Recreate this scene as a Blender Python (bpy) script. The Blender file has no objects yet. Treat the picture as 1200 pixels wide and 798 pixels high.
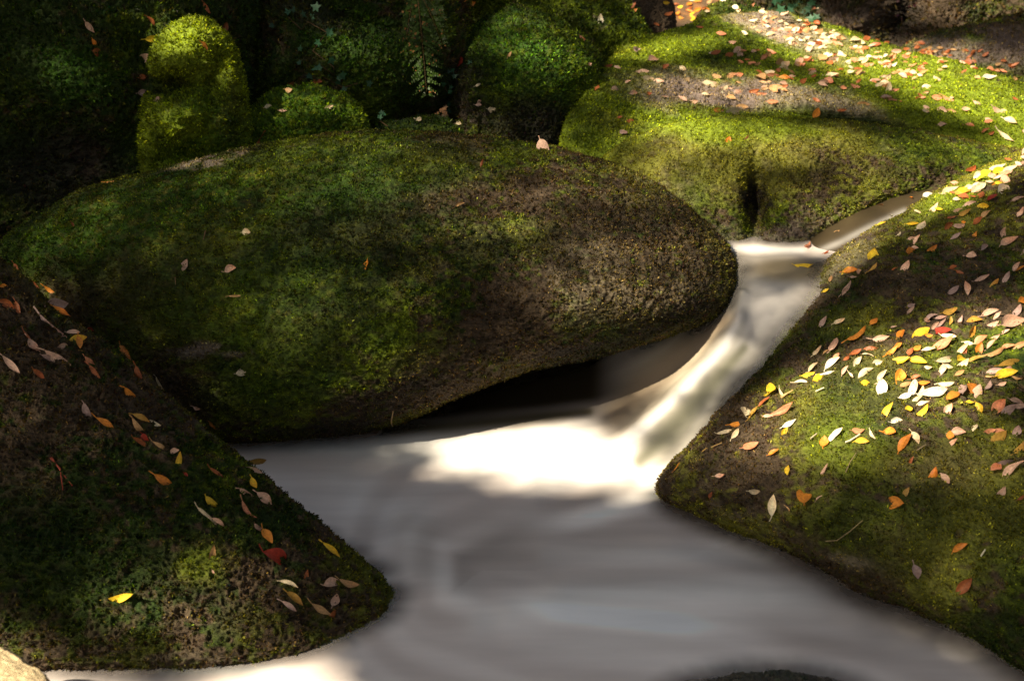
import bpy, math, random, numpy as np
from mathutils import Vector, Matrix

R = math.radians
random.seed(7)
rng = np.random.default_rng(11)
scene = bpy.context.scene
COL = scene.collection

# ------------------------------------------------------------------ camera
CAM_Z = 1.7
PITCH = R(22.0)
FPX = 600.0 / math.tan(R(22.5))
cam_data = bpy.data.cameras.new('camera')
cam = bpy.data.objects.new('camera', cam_data)
COL.objects.link(cam)
cam.location = (0, 0, CAM_Z)
cam.rotation_euler = (math.pi / 2 - PITCH, 0, 0)
cam_data.sensor_width = 36
cam_data.sensor_fit = 'HORIZONTAL'
cam_data.angle = R(45.0)
cam_data.clip_start = 0.05
cam_data.clip_end = 2000
cam_data.dof.use_dof = True
cam_data.dof.focus_distance = 3.65
cam_data.dof.aperture_fstop = 5.0
scene.camera = cam

# ------------------------------------------------------------------ light
S = np.array([-0.60, -0.46, 0.66]); S /= np.linalg.norm(S)      # towards the sun
sun_el = math.asin(S[2]); sun_rot = math.atan2(S[0], S[1])
world = bpy.data.worlds.new('World'); scene.world = world
world.use_nodes = True
wn = world.node_tree
bg = wn.nodes['Background']
sky = wn.nodes.new('ShaderNodeTexSky')
sky.sky_type = 'NISHITA'; sky.sun_disc = False
sky.sun_elevation = sun_el; sky.sun_rotation = sun_rot
wtint = wn.nodes.new('ShaderNodeVectorMath'); wtint.operation = 'MULTIPLY'; wtint.inputs[1].default_value = (1.20, 0.945, 0.70)   # the photograph's white balance
wn.links.new(sky.outputs[0], wtint.inputs[0]); wn.links.new(wtint.outputs[0], bg.inputs[0])
bg.inputs[1].default_value = 0.050
sd = bpy.data.lights.new('sun', 'SUN'); sun = bpy.data.objects.new('sun', sd); COL.objects.link(sun)
sd.energy = 5.0; sd.angle = R(0.75); sd.color = (1.0, 0.87, 0.65)
sun.rotation_euler = Vector(S).to_track_quat('Z', 'Y').to_euler()
sun.location = (-6, -2, 8)
scene.view_settings.view_transform = 'Standard'
scene.view_settings.look = 'None'
scene.view_settings.exposure = 1.9
scene.view_settings.gamma = 1.0
scene.view_settings.use_curve_mapping = False
scene.render.engine = 'CYCLES'
scene.cycles.max_bounces = 6
scene.cycles.diffuse_bounces = 3
scene.cycles.transmission_bounces = 3
scene.cycles.transparent_max_bounces = 6
scene.cycles.use_denoising = True
scene.cycles.denoising_prefilter = 'NONE'

# ------------------------------------------------------------------ helpers
CP, SP = math.cos(PITCH), math.sin(PITCH)
def ray(px, py):
    """direction with unit forward component, for pixel of the 1200x798 photograph"""
    x = (np.asarray(px, float) - 600) / FPX
    y = (399 - np.asarray(py, float)) / FPX
    return np.stack([x, CP + y * SP, -SP + y * CP], -1)
CAMP = np.array([0, 0, CAM_Z])
def at_depth(px, py, d):
    return CAMP + ray(px, py) * np.asarray(d, float)[..., None]
def depth_at_z(px, py, z):
    return (z - CAM_Z) / ray(px, py)[..., 2]
def at_z(px, py, z):
    return at_depth(px, py, depth_at_z(px, py, z))
def project(P):
    Q = np.asarray(P, float) - CAMP
    dep = Q[..., 1] * CP - Q[..., 2] * SP
    up = Q[..., 1] * SP + Q[..., 2] * CP
    dep = np.where(np.abs(dep) < 1e-6, 1e-6, dep)
    return 600 + FPX * Q[..., 0] / dep, 399 - FPX * up / dep, dep

def _hash(ix, iy, iz, seed):
    h = (ix.astype(np.int64) * 374761393 + iy.astype(np.int64) * 668265263 + iz.astype(np.int64) * 2147483647 + seed * 974634777) & 0xFFFFFFFF
    h = ((h ^ (h >> 13)) * 1274126177) & 0xFFFFFFFF
    h = (h ^ (h >> 16)) & 0xFFFFFF
    return h.astype(np.float64) / 0xFFFFFF
def vnoise(P, seed=0):
    F = np.floor(P); f = P - F; f = f * f * f * (f * (f * 6 - 15) + 10)
    I = F.astype(np.int64); x, y, z = I[..., 0], I[..., 1], I[..., 2]
    fx, fy, fz = f[..., 0], f[..., 1], f[..., 2]
    def L(a, b, t): return a + (b - a) * t
    c = [_hash(x + i, y + j, z + k, seed) for i in (0, 1) for j in (0, 1) for k in (0, 1)]
    return L(L(L(c[0], c[1], fz), L(c[2], c[3], fz), fy), L(L(c[4], c[5], fz), L(c[6], c[7], fz), fy), fx) * 2 - 1
def fbm(P, freq, octv=4, seed=0, gain=0.5):
    s = 0; a = 1; t = 0
    for o in range(octv):
        s = s + a * vnoise(P * freq + 17.3 * o, seed + o * 7); t += a; a *= gain; freq = freq * 2.03
    return s / t
def sstep(a, b, x):
    t = np.clip((x - a) / (b - a), 0, 1); return t * t * (3 - 2 * t)

def blob(px, py, cx, cy, rx, ry, ang=0.0, soft=0.6):
    c, s = math.cos(R(ang)), math.sin(R(ang))
    dx, dy = px - cx, py - cy
    u = (dx * c + dy * s) / rx; v = (-dx * s + dy * c) / ry
    return 1 - sstep(1 - soft, 1 + soft * 0.4, np.sqrt(u * u + v * v))

def catmull(pts, n):
    pts = np.array(pts, float); m = len(pts)
    seg = np.linalg.norm(np.roll(pts, -1, 0)[:, :2] - pts[:, :2], axis=1)
    cum = np.concatenate([[0], np.cumsum(seg)])
    s = np.linspace(0, cum[-1], n, endpoint=False)
    i = np.clip(np.searchsorted(cum, s, side='right') - 1, 0, m - 1)
    t = ((s - cum[i]) / seg[i])[:, None]
    p0, p1, p2, p3 = pts[(i - 1) % m], pts[i], pts[(i + 1) % m], pts[(i + 2) % m]
    return 0.5 * ((2 * p1) + (-p0 + p2) * t + (2 * p0 - 5 * p1 + 4 * p2 - p3) * t ** 2 + (-p0 + 3 * p1 - 3 * p2 + p3) * t ** 3)

def rbf_fit(X, y, lam=1e-3):
    X = np.asarray(X, float); n = len(X)
    D = np.linalg.norm(X[:, None] - X[None], axis=2)
    sc = D.max(); A = D / sc
    Pm = np.concatenate([np.ones((n, 1)), X / sc], 1)
    M = np.zeros((n + 3, n + 3)); M[:n, :n] = A - lam * np.eye(n); M[:n, n:] = Pm; M[n:, :n] = Pm.T
    w = np.linalg.solve(M, np.concatenate([np.asarray(y, float), np.zeros(3)]))
    def f(Q):
        Q = np.asarray(Q, float); out = np.empty(len(Q))
        for a in range(0, len(Q), 20000):
            q = Q[a:a + 20000]
            d = np.linalg.norm(q[:, None] - X[None], axis=2) / sc
            out[a:a + 20000] = d @ w[:n] + w[n] + (q / sc) @ w[n + 1:]
        return out
    return f

# ---- object helpers
def tag(o, label=None, cat=None, group=None, kind=None):
    if label: o['label'] = label
    if cat: o['category'] = cat
    if group: o['group'] = group
    if kind: o['kind'] = kind
    return o
def np_mesh(name, V, F, mat, parent=None, col=None, smooth=True, attrs=None):
    """V (n,3), F (m,k) with k = 3 or 4; linked as one mesh object"""
    me = bpy.data.meshes.new(name)
    V = np.ascontiguousarray(V, np.float32); F = np.ascontiguousarray(F, np.int32)
    k = F.shape[1]
    me.vertices.add(len(V)); me.vertices.foreach_set('co', V.ravel())
    me.loops.add(F.size); me.loops.foreach_set('vertex_index', F.ravel())
    me.polygons.add(len(F))
    me.polygons.foreach_set('loop_start', np.arange(0, F.size, k, dtype=np.int32))
    me.update(calc_edges=True)
    if smooth: me.polygons.foreach_set('use_smooth', np.ones(len(F), bool))
    else: me.polygons.foreach_set('use_smooth', np.zeros(len(F), bool))
    if col is not None:
        a = me.color_attributes.new('Col', 'FLOAT_COLOR', 'POINT')
        c = np.ones((len(V), 4), np.float32); c[:, :3] = col
        a.data.foreach_set('color', c.ravel())
    if attrs:
        for nm, vals in attrs.items():
            a = me.attributes.new(nm, 'FLOAT', 'POINT'); a.data.foreach_set('value', np.asarray(vals, np.float32))
    me.materials.append(mat)
    o = bpy.data.objects.new(name, me); COL.objects.link(o)
    if parent: o.parent = parent
    return o

# ------------------------------------------------------------------ materials
def new_mat(name):
    m = bpy.data.materials.new(name); m.use_nodes = True
    nt = m.node_tree; nt.nodes.clear()
    out = nt.nodes.new('ShaderNodeOutputMaterial')
    return m, nt, out
def N(nt, t, **kw):
    n = nt.nodes.new(t)
    for k, v in kw.items():
        if k.startswith('i_'): n.inputs[k[2:].replace('_', ' ')].default_value = v
        else: setattr(n, k, v)
    return n

def rock_material(name, rough=0.8, bump=0.6, spec=0.35, speck=0.35):
    m, nt, out = new_mat(name); L = nt.links.new
    at = N(nt, 'ShaderNodeAttribute', attribute_name='Col')
    tc = N(nt, 'ShaderNodeTexCoord')
    n1 = N(nt, 'ShaderNodeTexNoise', i_Scale=110.0, i_Detail=6.0, i_Roughness=0.7)
    n2 = N(nt, 'ShaderNodeTexNoise', i_Scale=420.0, i_Detail=3.0, i_Roughness=0.7)
    L(tc.outputs['Object'], n1.inputs['Vector']); L(tc.outputs['Object'], n2.inputs['Vector'])
    rp = N(nt, 'ShaderNodeMapRange', i_From_Min=0.3, i_From_Max=0.7, i_To_Min=0.45, i_To_Max=1.6)
    L(n1.outputs['Fac'], rp.inputs['Value'])
    mul = N(nt, 'ShaderNodeVectorMath', operation='SCALE')
    L(at.outputs['Color'], mul.inputs[0]); L(rp.outputs[0], mul.inputs['Scale'])
    # mineral flecks
    r2 = N(nt, 'ShaderNodeMapRange', i_From_Min=0.62, i_From_Max=0.72, i_To_Min=0.0, i_To_Max=speck)
    L(n2.outputs['Fac'], r2.inputs['Value'])
    mx = N(nt, 'ShaderNodeMix', data_type='RGBA')
    L(r2.outputs[0], mx.inputs['Factor']); L(mul.outputs[0], mx.inputs['A']); mx.inputs['B'].default_value = (0.34, 0.30, 0.24, 1)
    b = N(nt, 'ShaderNodeBsdfPrincipled', i_Roughness=rough)
    b.inputs['Specular IOR Level'].default_value = spec
    L(mx.outputs['Result'], b.inputs['Base Color'])
    ad = N(nt, 'ShaderNodeMath', operation='ADD')
    L(n1.outputs['Fac'], ad.inputs[0]); L(n2.outputs['Fac'], ad.inputs[1])
    bp = N(nt, 'ShaderNodeBump', i_Strength=bump, i_Distance=0.012)
    L(ad.outputs[0], bp.inputs['Height']); L(bp.outputs[0], b.inputs['Normal'])
    L(b.outputs[0], out.inputs['Surface'])
    return m
def thin_material(name, trans=0.35, rough=0.6, spec=0.3, veins=False, tint=(1.0, 1.0, 1.0)):
    m, nt, out = new_mat(name); L = nt.links.new
    at = N(nt, 'ShaderNodeAttribute', attribute_name='Col')
    b = N(nt, 'ShaderNodeBsdfPrincipled', i_Roughness=rough)
    b.inputs['Specular IOR Level'].default_value = spec
    t = N(nt, 'ShaderNodeBsdfTranslucent')
    src = at.outputs['Color']
    if veins:
        tc = N(nt, 'ShaderNodeTexCoord')
        n1 = N(nt, 'ShaderNodeTexNoise', i_Scale=160.0, i_Detail=4.0)
        L(tc.outputs['Object'], n1.inputs['Vector'])
        rp = N(nt, 'ShaderNodeMapRange', i_From_Min=0.3, i_From_Max=0.7, i_To_Min=0.72, i_To_Max=1.22)
        L(n1.outputs['Fac'], rp.inputs['Value'])
        sc = N(nt, 'ShaderNodeVectorMath', operation='SCALE')
        L(src, sc.inputs[0]); L(rp.outputs[0], sc.inputs['Scale']); src = sc.outputs[0]
    L(src, b.inputs['Base Color'])
    tm = N(nt, 'ShaderNodeVectorMath', operation='MULTIPLY'); tm.inputs[1].default_value = tint
    L(src, tm.inputs[0]); L(tm.outputs[0], t.inputs['Color'])
    mx = N(nt, 'ShaderNodeMixShader'); mx.inputs[0].default_value = trans
    L(b.outputs[0], mx.inputs[1]); L(t.outputs[0], mx.inputs[2]); L(mx.outputs[0], out.inputs['Surface'])
    return m
MAT_ROCK = rock_material('weathered_granite', spec=0.2)
MAT_WET = rock_material('wet_granite', rough=0.28, bump=0.5, spec=0.6, speck=0.15)
MAT_MOSS = thin_material('moss_leaf', trans=0.35, rough=0.42, spec=0.14, tint=(1.35, 1.3, 0.5))
MAT_LEAF = thin_material('dry_leaf', trans=0.30, rough=0.5, spec=0.35, veins=True)
MAT_CROWN = thin_material('tree_leaf', trans=0.25, rough=0.5, spec=0.3)

# ------------------------------------------------------------------ boulders
ZL, ZU = 0.0, 0.40      # lower and upper pool levels
BOULD = {}
def boulder(name, outline, center, T, Tb, label, colf, mat=None, e=0.85, bumps=(), inner=(), nth=560, na=330,
            amp=(0.02, 0.006, 0.003), cat='boulder', group=None, lam=0.02, kindfreq=2.2):
    """closed rock: traced rim carried into depth, domed towards the viewer by T and away by Tb"""
    o = []
    for p in outline:
        px, py, d = p
        if d == 'w': d = float(depth_at_z(px, py, ZL))
        elif d == 'u': d = float(depth_at_z(px, py, ZU))
        o.append((px, py, d))
    rim = catmull(o, nth)
    cx, cy, cd = center
    X = [(p[0], p[1]) for p in o]; Y = [p[2] for p in o]
    for q in inner: X.append(q[:2]); Y.append(q[2])
    f = rbf_fit(X, Y, lam)
    # angle rows: dense in front
    a = np.concatenate([np.linspace(0.0, math.pi / 2, na, endpoint=False), np.linspace(math.pi / 2, math.pi, 40)])
    a[0] = 0.004; a[-1] = math.pi - 0.004
    rho = np.sin(a) ** 1.0
    # superellipse
    h = np.sign(np.cos(a)) * np.abs(np.cos(a)) ** e
    h = np.where(h > 0, h * 1.0, h)
    PX = cx + (rim[None, :, 0] - cx) * rho[:, None]
    PY = cy + (rim[None, :, 1] - cy) * rho[:, None]
    base = f(np.stack([PX.ravel(), PY.ravel()], 1)).reshape(PX.shape)
    rimd = rim[None, :, 2]
    k = sstep(0.85, 1.0, rho)[:, None]
    base = base * (1 - k) + rimd * k
    off = np.where(h > 0, -h * T, -h * Tb)[:, None]
    D = base + off
    fr = np.clip(np.cos(a), 0, 1)[:, None] ** 0.5
    for (bx, by, rx, ry, ang, am) in bumps:
        D = D - am * np.exp(-(((PX - bx) * math.cos(R(ang)) + (PY - by) * math.sin(R(ang))) / rx) ** 2
                            - ((-(PX - bx) * math.sin(R(ang)) + (PY - by) * math.cos(R(ang))) / ry) ** 2) * fr
    P = at_depth(PX, PY, D)
    # back half is drawn together towards its own axis so that the stone is a real rounded block
    gu = np.roll(P, -1, 1) - np.roll(P, 1, 1)
    gv = np.gradient(P, axis=0)
    n = np.cross(gu, gv); n /= np.linalg.norm(n, axis=2, keepdims=True) + 1e-12
    c3 = P.mean((0, 1))
    if ((P - c3) * n).sum() < 0: n = -n
    sc = 1.0
    seed = len(BOULD) * 13
    dsp = amp[0] * fbm(P, kindfreq, 4, seed) + amp[1] * fbm(P, 14, 3, seed + 1) + amp[2] * (1.1 * (1 - 2.2 * np.abs(vnoise(P * 46 + 2 * fbm(P, 12, 2, seed)[..., None], seed + 2))) + 1.0 * (1 - 2.2 * np.abs(vnoise(P * 95, seed + 3))))
    P = P + n * dsp[..., None]
    rows, cols = P.shape[:2]
    V = P.reshape(-1, 3)
    ppx, ppy, _ = project(V)
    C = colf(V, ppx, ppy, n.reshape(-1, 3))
    i = np.arange(rows - 1)[:, None]; j = np.arange(cols)[None, :]
    j2 = (j + 1) % cols
    F = np.stack([i * cols + j, i * cols + j2, (i + 1) * cols + j2, (i + 1) * cols + j], -1).reshape(-1, 4)
    # orient outwards
    fn = np.cross(V[F[:, 1]] - V[F[:, 0]], V[F[:, 3]] - V[F[:, 0]])
    if (fn * n.reshape(-1, 3)[F[:, 0]]).sum() < 0: F = F[:, ::-1]
    # caps
    c0 = len(V); V = np.concatenate([V, P[0].mean(0)[None], P[-1].mean(0)[None]])
    C = np.concatenate([C, C[:1], C[-1:]])
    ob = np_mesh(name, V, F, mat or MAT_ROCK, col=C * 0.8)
    tag(ob, label, cat, group)
    BOULD[label] = dict(ob=ob, P=P, n=n, colf=colf, na=na, name=name)
    return ob
# ------------------------------------------------------------------ colour of the stones with some sun and shade painted in as spots
GB = np.array([0.145, 0.195, 0.010]); GD = np.array([0.019, 0.038, 0.003]); GY = np.array([0.17, 0.17, 0.025])
BR = np.array([0.060, 0.041, 0.024]); DK = np.array([0.020, 0.016, 0.012]); LI = np.array([0.23, 0.19, 0.125]); VG = np.array([0.030, 0.088, 0.004]); PK = np.array([0.26, 0.20, 0.17])
def mixc(A, B, t): return A * (1 - t[:, None]) + B * t[:, None]
def colour(green=0.7, bright=0.5, brown=0.3, lichen=0.1, spots=(), seed=0, warm=0.0, scale=1.0):
    def f(P, px, py, n):
        a = fbm(P, 3.0 * scale, 4, seed + 1); b = fbm(P, 5.0 * scale, 3, seed + 2); c = fbm(P, 24.0, 3, seed + 3); d = fbm(P, 2.0 * scale, 3, seed + 4); h = vnoise(P * 62, seed + 5); h2 = vnoise(P * 75, seed + 6)
        up = np.clip(n[:, 2], 0, 1)
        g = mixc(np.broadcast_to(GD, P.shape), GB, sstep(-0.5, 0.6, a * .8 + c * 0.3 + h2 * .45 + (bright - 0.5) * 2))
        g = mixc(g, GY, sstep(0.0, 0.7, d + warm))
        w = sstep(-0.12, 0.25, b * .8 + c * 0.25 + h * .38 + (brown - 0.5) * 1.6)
        w2 = w
        for (x, y, rx, ry, ang, kind, amt) in spots:
            if kind == 'brown': w2 = np.maximum(w2, amt * blob(px + c * 25, py + b * 25, x, y, rx, ry, ang) * sstep(-1.0, -.35, h))
            if kind == 'green': w2 = w2 * (1 - amt * blob(px + c * 25, py + b * 25, x, y, rx, ry, ang))
        col = mixc(g, BR * (1 + 0.5 * c[:, None] + .5 * h2[:, None]), w2)
        l = sstep(0.25, 0.5, fbm(P, 11, 4, seed + 9) + (lichen - 0.3)) * 0.8
        col = mixc(col, LI, l * lichen * 2)
        for (x, y, rx, ry, ang, kind, amt) in spots:
            t = amt * blob(px + c * 22 + b * 12, py + b * 22, x, y, rx, ry, ang)
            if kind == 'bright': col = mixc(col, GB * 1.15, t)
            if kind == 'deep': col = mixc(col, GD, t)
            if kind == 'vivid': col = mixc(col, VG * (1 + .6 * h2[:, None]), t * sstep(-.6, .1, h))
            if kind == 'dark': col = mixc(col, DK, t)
            if kind == 'lichen': col = mixc(col, LI, t * sstep(-0.3, 0.4, c))
            if kind == 'rock': col = mixc(col, PK * 0.8, t)
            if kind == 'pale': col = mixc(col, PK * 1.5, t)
        return np.clip(col, 0.004, 0.8)
    return f

# ---- the central tilted boulder
boulder('mossy_boulder', [
    (2, 292, 4.15), (28, 264, 4.2), (90, 230, 4.2), (180, 199, 4.25), (270, 178, 4.3), (350, 163, 4.3), (430, 156, 4.3), (500, 157, 4.3),
    (570, 162, 4.3), (640, 172, 4.3), (700, 189, 4.3), (760, 216, 4.28), (810, 251, 4.25), (845, 287, 4.2), (861, 320, 4.15), (860, 345, 4.1),
    (843, 367, 4.05), (800, 386, 4.0), (740, 404, 3.95), (670, 423, 3.92), (600, 441, 3.9), (540, 463, 3.88), (490, 485, 3.86), (450, 499, 3.85),
    (390, 509, 3.83), (300, 514, 3.83), (230, 510, 3.85), (150, 470, 3.9), (70, 400, 4.0), (15, 330, 4.1)],
    (430, 330, 4.1), 0.44, 0.55, 'huge tilted oval boulder with green and brown moss overhanging the milky pool',
    colour(green=0.7, bright=0.42, brown=0.58, lichen=0.05, seed=3, warm=0.15, spots=[
        (745, 290, 170, 120, 20, 'brown', 0.95), (560, 420, 150, 60, -20, 'brown', 0.9), (560, 250, 120, 70, 30, 'brown', 0.5),
        (400, 200, 200, 40, 0, 'green', 0.7), (160, 250, 150, 50, -20, 'green', 0.6), (330, 440, 110, 50, -15, 'green', 0.6),
        (420, 300, 120, 80, 0, 'green', 0.6), (250, 330, 200, 100, 0, 'green', 0.5), (690, 320, 60, 60, 0, 'lichen', 0.45), (780, 340, 60, 30, 0, 'lichen', 0.35),
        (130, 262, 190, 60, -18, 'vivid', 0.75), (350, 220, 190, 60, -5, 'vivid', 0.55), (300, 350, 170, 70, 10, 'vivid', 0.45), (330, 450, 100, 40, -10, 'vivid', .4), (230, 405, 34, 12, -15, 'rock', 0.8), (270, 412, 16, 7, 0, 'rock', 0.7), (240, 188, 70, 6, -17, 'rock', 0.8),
        (700, 410, 170, 16, -22, 'dark', 0.8), (400, 503, 120, 12, 0, 'dark', 0.8), (450, 470, 100, 25, -20, 'dark', 0.5)]),  # dark strips paint the shade along the underside
    e=0.9, nth=1300, na=480, bumps=[(430, 400, 120, 80, -20, 0.04), (540, 380, 50, 160, 25, -0.03), (700, 330, 110, 90, 0, 0.02), (640, 200, 60, 40, 0, 0.01)],
    amp=(0.022, 0.007, 0.0035))

# ---- the left foreground boulder
boulder('mossy_boulder', [
    (-60, 262, 3.35), (0, 306, 3.32), (40, 332, 3.30), (80, 372, 3.28), (140, 412, 3.24), (200, 467, 3.18), (250, 512, 3.13), (300, 557, 3.09),
    (350, 602, 3.06), (400, 642, 3.04), (440, 673, 3.03), (461, 695, 3.02), (452, 720, 2.95), (420, 742, 2.89), (370, 768, 2.82), (300, 782, 2.78),
    (230, 786, 2.77), (150, 788, 2.76), (60, 788, 2.75), (-50, 790, 2.74), (-160, 780, 2.78), (-230, 640, 2.95), (-220, 400, 3.2), (-140, 270, 3.35)],
    (60, 560, 3.0), 0.13, 0.5, 'dark mossy boulder in the left foreground with leaves sliding down its slope',
    colour(green=0.7, bright=0.2, brown=0.55, lichen=0.03, seed=31, spots=[
        (100, 700, 140, 60, 0, 'deep', 0.3), (270, 690, 110, 60, 20, 'brown', 0.55), (240, 660, 40, 30, 0, 'bright', 0.6), (60, 330, 90, 40, 40, 'green', 0.5),
        (80, 460, 50, 30, 50, 'brown', 0.9), (160, 772, 200, 10, 0, 'lichen', 0.3), (40, 620, 90, 60, 0, 'deep', 0.6)]),
    e=1.0, nth=1200, na=440, bumps=[(120, 640, 120, 30, 30, -0.02)], amp=(0.03, 0.010, 0.005))

# ---- the right boulder
boulder('mossy_boulder', [
    (1420, 96, 4.5), (1300, 130, 4.6), (1200, 174, 4.6), (1150, 195, 4.55), (1080, 232, 4.42), (1030, 262, 4.3), (995, 285, 4.2), (968, 310, 4.1),
    (948, 345, 4.02), (920, 385, 3.93), (890, 428, 3.83), (860, 470, 3.72), (828, 512, 3.6), (790, 550, 3.5), (780, 578, 3.46), (830, 603, 'w'),
    (900, 630, 'w'), (960, 657, 'w'), (1000, 685, 'w'), (1060, 712, 'w'), (1120, 742, 'w'), (1200, 784, 'w'), (1330, 850, 2.5), (1700, 900, 2.4),
    (2000, 620, 2.6), (1950, 260, 3.4), (1650, 90, 4.2)],
    (1300, 440, 3.3), 0.38, 0.6, 'broad mossy boulder on the right strewn with many fallen leaves',
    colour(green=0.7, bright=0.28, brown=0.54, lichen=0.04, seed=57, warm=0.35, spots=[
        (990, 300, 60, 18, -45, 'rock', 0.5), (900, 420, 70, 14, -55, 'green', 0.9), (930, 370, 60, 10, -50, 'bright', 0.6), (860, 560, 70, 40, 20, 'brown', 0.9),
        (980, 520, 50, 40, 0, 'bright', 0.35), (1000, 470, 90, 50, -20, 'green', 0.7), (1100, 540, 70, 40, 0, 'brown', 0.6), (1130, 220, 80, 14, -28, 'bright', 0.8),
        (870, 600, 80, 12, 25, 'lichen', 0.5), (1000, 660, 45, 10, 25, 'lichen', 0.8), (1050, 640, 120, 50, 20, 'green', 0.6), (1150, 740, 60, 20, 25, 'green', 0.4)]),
    e=0.75, nth=1300, na=460, bumps=[(1020, 480, 120, 160, 35, 0.05), (960, 330, 14, 90, 55, 0.0)], amp=(0.03, 0.006, 0.003))

# ---- the big back slab and its front block
boulder('mossy_boulder', [
    (657, 172, 5.0), (672, 130, 5.2), (700, 84, 5.6), (742, 50, 6.1), (800, 36, 6.4), (850, 24, 6.6), (905, 18, 6.7), (960, 28, 6.7), (1005, 42, 6.6),
    (1060, 60, 6.4), (1130, 79, 6.2), (1200, 97, 6.0), (1330, 122, 5.8), (1450, 190, 5.4), (1400, 270, 5.0), (1200, 270, 4.9), (1000, 240, 4.8), (880, 225, 4.8),
    (780, 225, 4.8), (700, 205, 4.9)],
    (930, 130, 5.6), 0.22, 0.6, 'broad sunlit mossy slab strewn with leaves behind the upper pool',
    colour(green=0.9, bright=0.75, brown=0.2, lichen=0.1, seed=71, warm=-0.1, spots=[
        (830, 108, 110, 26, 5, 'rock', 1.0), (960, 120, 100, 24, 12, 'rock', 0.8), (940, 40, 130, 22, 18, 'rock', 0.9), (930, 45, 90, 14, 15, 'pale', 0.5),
        (1100, 115, 170, 34, 24, 'bright', 1.0), (760, 60, 60, 20, -10, 'bright', 0.8), (1020, 145, 90, 12, 8, 'deep', 0.9), (900, 85, 60, 10, 0, 'bright', 0.5),  # first bright spot paints strong sun onto the right slope
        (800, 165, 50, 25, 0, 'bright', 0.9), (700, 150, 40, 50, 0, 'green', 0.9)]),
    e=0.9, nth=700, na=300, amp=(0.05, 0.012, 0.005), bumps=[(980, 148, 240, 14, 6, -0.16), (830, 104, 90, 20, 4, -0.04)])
boulder('mossy_boulder', [
    (690, 215, 4.75), (720, 175, 4.72), (770, 152, 4.72), (820, 142, 4.72), (900, 138, 4.72), (1000, 147, 4.74), (1100, 160, 4.78), (1190, 177, 4.82),
    (1300, 200, 4.85), (1330, 260, 4.7), (1200, 300, 4.6), (1100, 320, 4.5), (1000, 340, 4.4), (920, 330, 4.4), (850, 320, 4.42), (780, 290, 4.5), (720, 255, 4.6)],
    (950, 230, 4.6), 0.19, 0.4, 'low mossy rock face with a dark vertical notch above the upper pool',
    colour(green=0.9, bright=0.55, brown=0.52, lichen=0.15, seed=83, warm=0.35, spots=[
        (860, 150, 130, 22, 0, 'bright', 0.9), (790, 200, 60, 60, 0, 'green', 0.4), (790, 215, 40, 30, 0, 'lichen', 0.3), (880, 190, 90, 50, 0, 'green', 0.9), (960, 262, 90, 26, -20, 'lichen', 0.4),
        (900, 280, 110, 16, 0, 'rock', 0.5), (1050, 170, 120, 20, 8, 'green', 0.8), (1000, 192, 120, 14, 8, 'brown', 0.5), (885, 235, 14, 30, 0, 'dark', 1.0), (870, 288, 60, 8, 0, 'dark', 0.8)]),  # dark spot paints the shadow inside the notch
    e=0.7, nth=700, na=320, amp=(0.02, 0.009, 0.005), bumps=[(885, 240, 11, 38, 0, -0.16), (800, 220, 50, 60, 0, 0.03), (1010, 262, 90, 13, -26, -0.09)])

# ---- stones behind and beside
boulder('mossy_boulder', [
    (-400, -250, 5.2), (0, -280, 5.4), (230, -220, 5.4), (290, -60, 5.3), (296, 60, 5.2), (290, 150, 5.1), (275, 215, 5.0), (170, 260, 4.9),
    (30, 300, 4.8), (-120, 330, 4.8), (-450, 300, 4.8), (-560, 0, 5.0)], (-60, 60, 5.1), 0.6, 0.8,
    'towering dark mossy boulder filling the upper left corner behind the tilted boulder',
    colour(green=0.8, bright=0.3, brown=0.35, lichen=0.02, seed=91, warm=-0.45, spots=[(95, 85, 60, 40, 20, 'vivid', 0.7), (160, 40, 60, 30, 0, 'green', 0.7), (60, 200, 100, 60, 0, 'dark', 0.8)]),
    e=0.7, amp=(0.06, 0.02, 0.008), nth=600, na=300, bumps=[(90, 70, 80, 70, 30, 0.03), (80, 190, 110, 60, 0, -0.2), (160, 100, 30, 100, 0, -0.1)])
boulder('mossy_rock', [
    (172, 215, 4.72), (166, 150, 4.72), (172, 90, 4.72), (190, 45, 4.74), (218, 26, 4.75), (248, 30, 4.75), (272, 60, 4.75), (286, 110, 4.75), (290, 190, 4.75), (240, 235, 4.72)],
    (228, 130, 4.74), 0.22, 0.3, 'narrow upright moss-capped rock leaning on the towering dark boulder',
    colour(green=1, bright=0.8, brown=0.1, lichen=0.0, seed=97, warm=-0.45, spots=[(225, 45, 45, 25, 0, 'bright', 1), (205, 75, 25, 12, 0, 'bright', 0.8), (235, 160, 60, 70, 0, 'vivid', 0.7), (215, 145, 40, 22, 0, 'bright', 0.8), (200, 100, 22, 14, 0, 'dark', 0.6), (270, 140, 18, 60, 0, 'brown', 0.5)]),  # dark spot paints the shade of the hollow
    e=0.8, amp=(0.03, 0.014, 0.006), nth=360, na=240, bumps=[(230, 45, 40, 22, 0, 0.09), (200, 72, 26, 10, 0, 0.08), (200, 103, 30, 15, 0, -0.24), (212, 138, 40, 18, 0, 0.11), (215, 180, 40, 14, 0, -0.10), (246, 100, 10, 50, 10, -0.07), (268, 110, 10, 60, 5, 0.03)])
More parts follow.
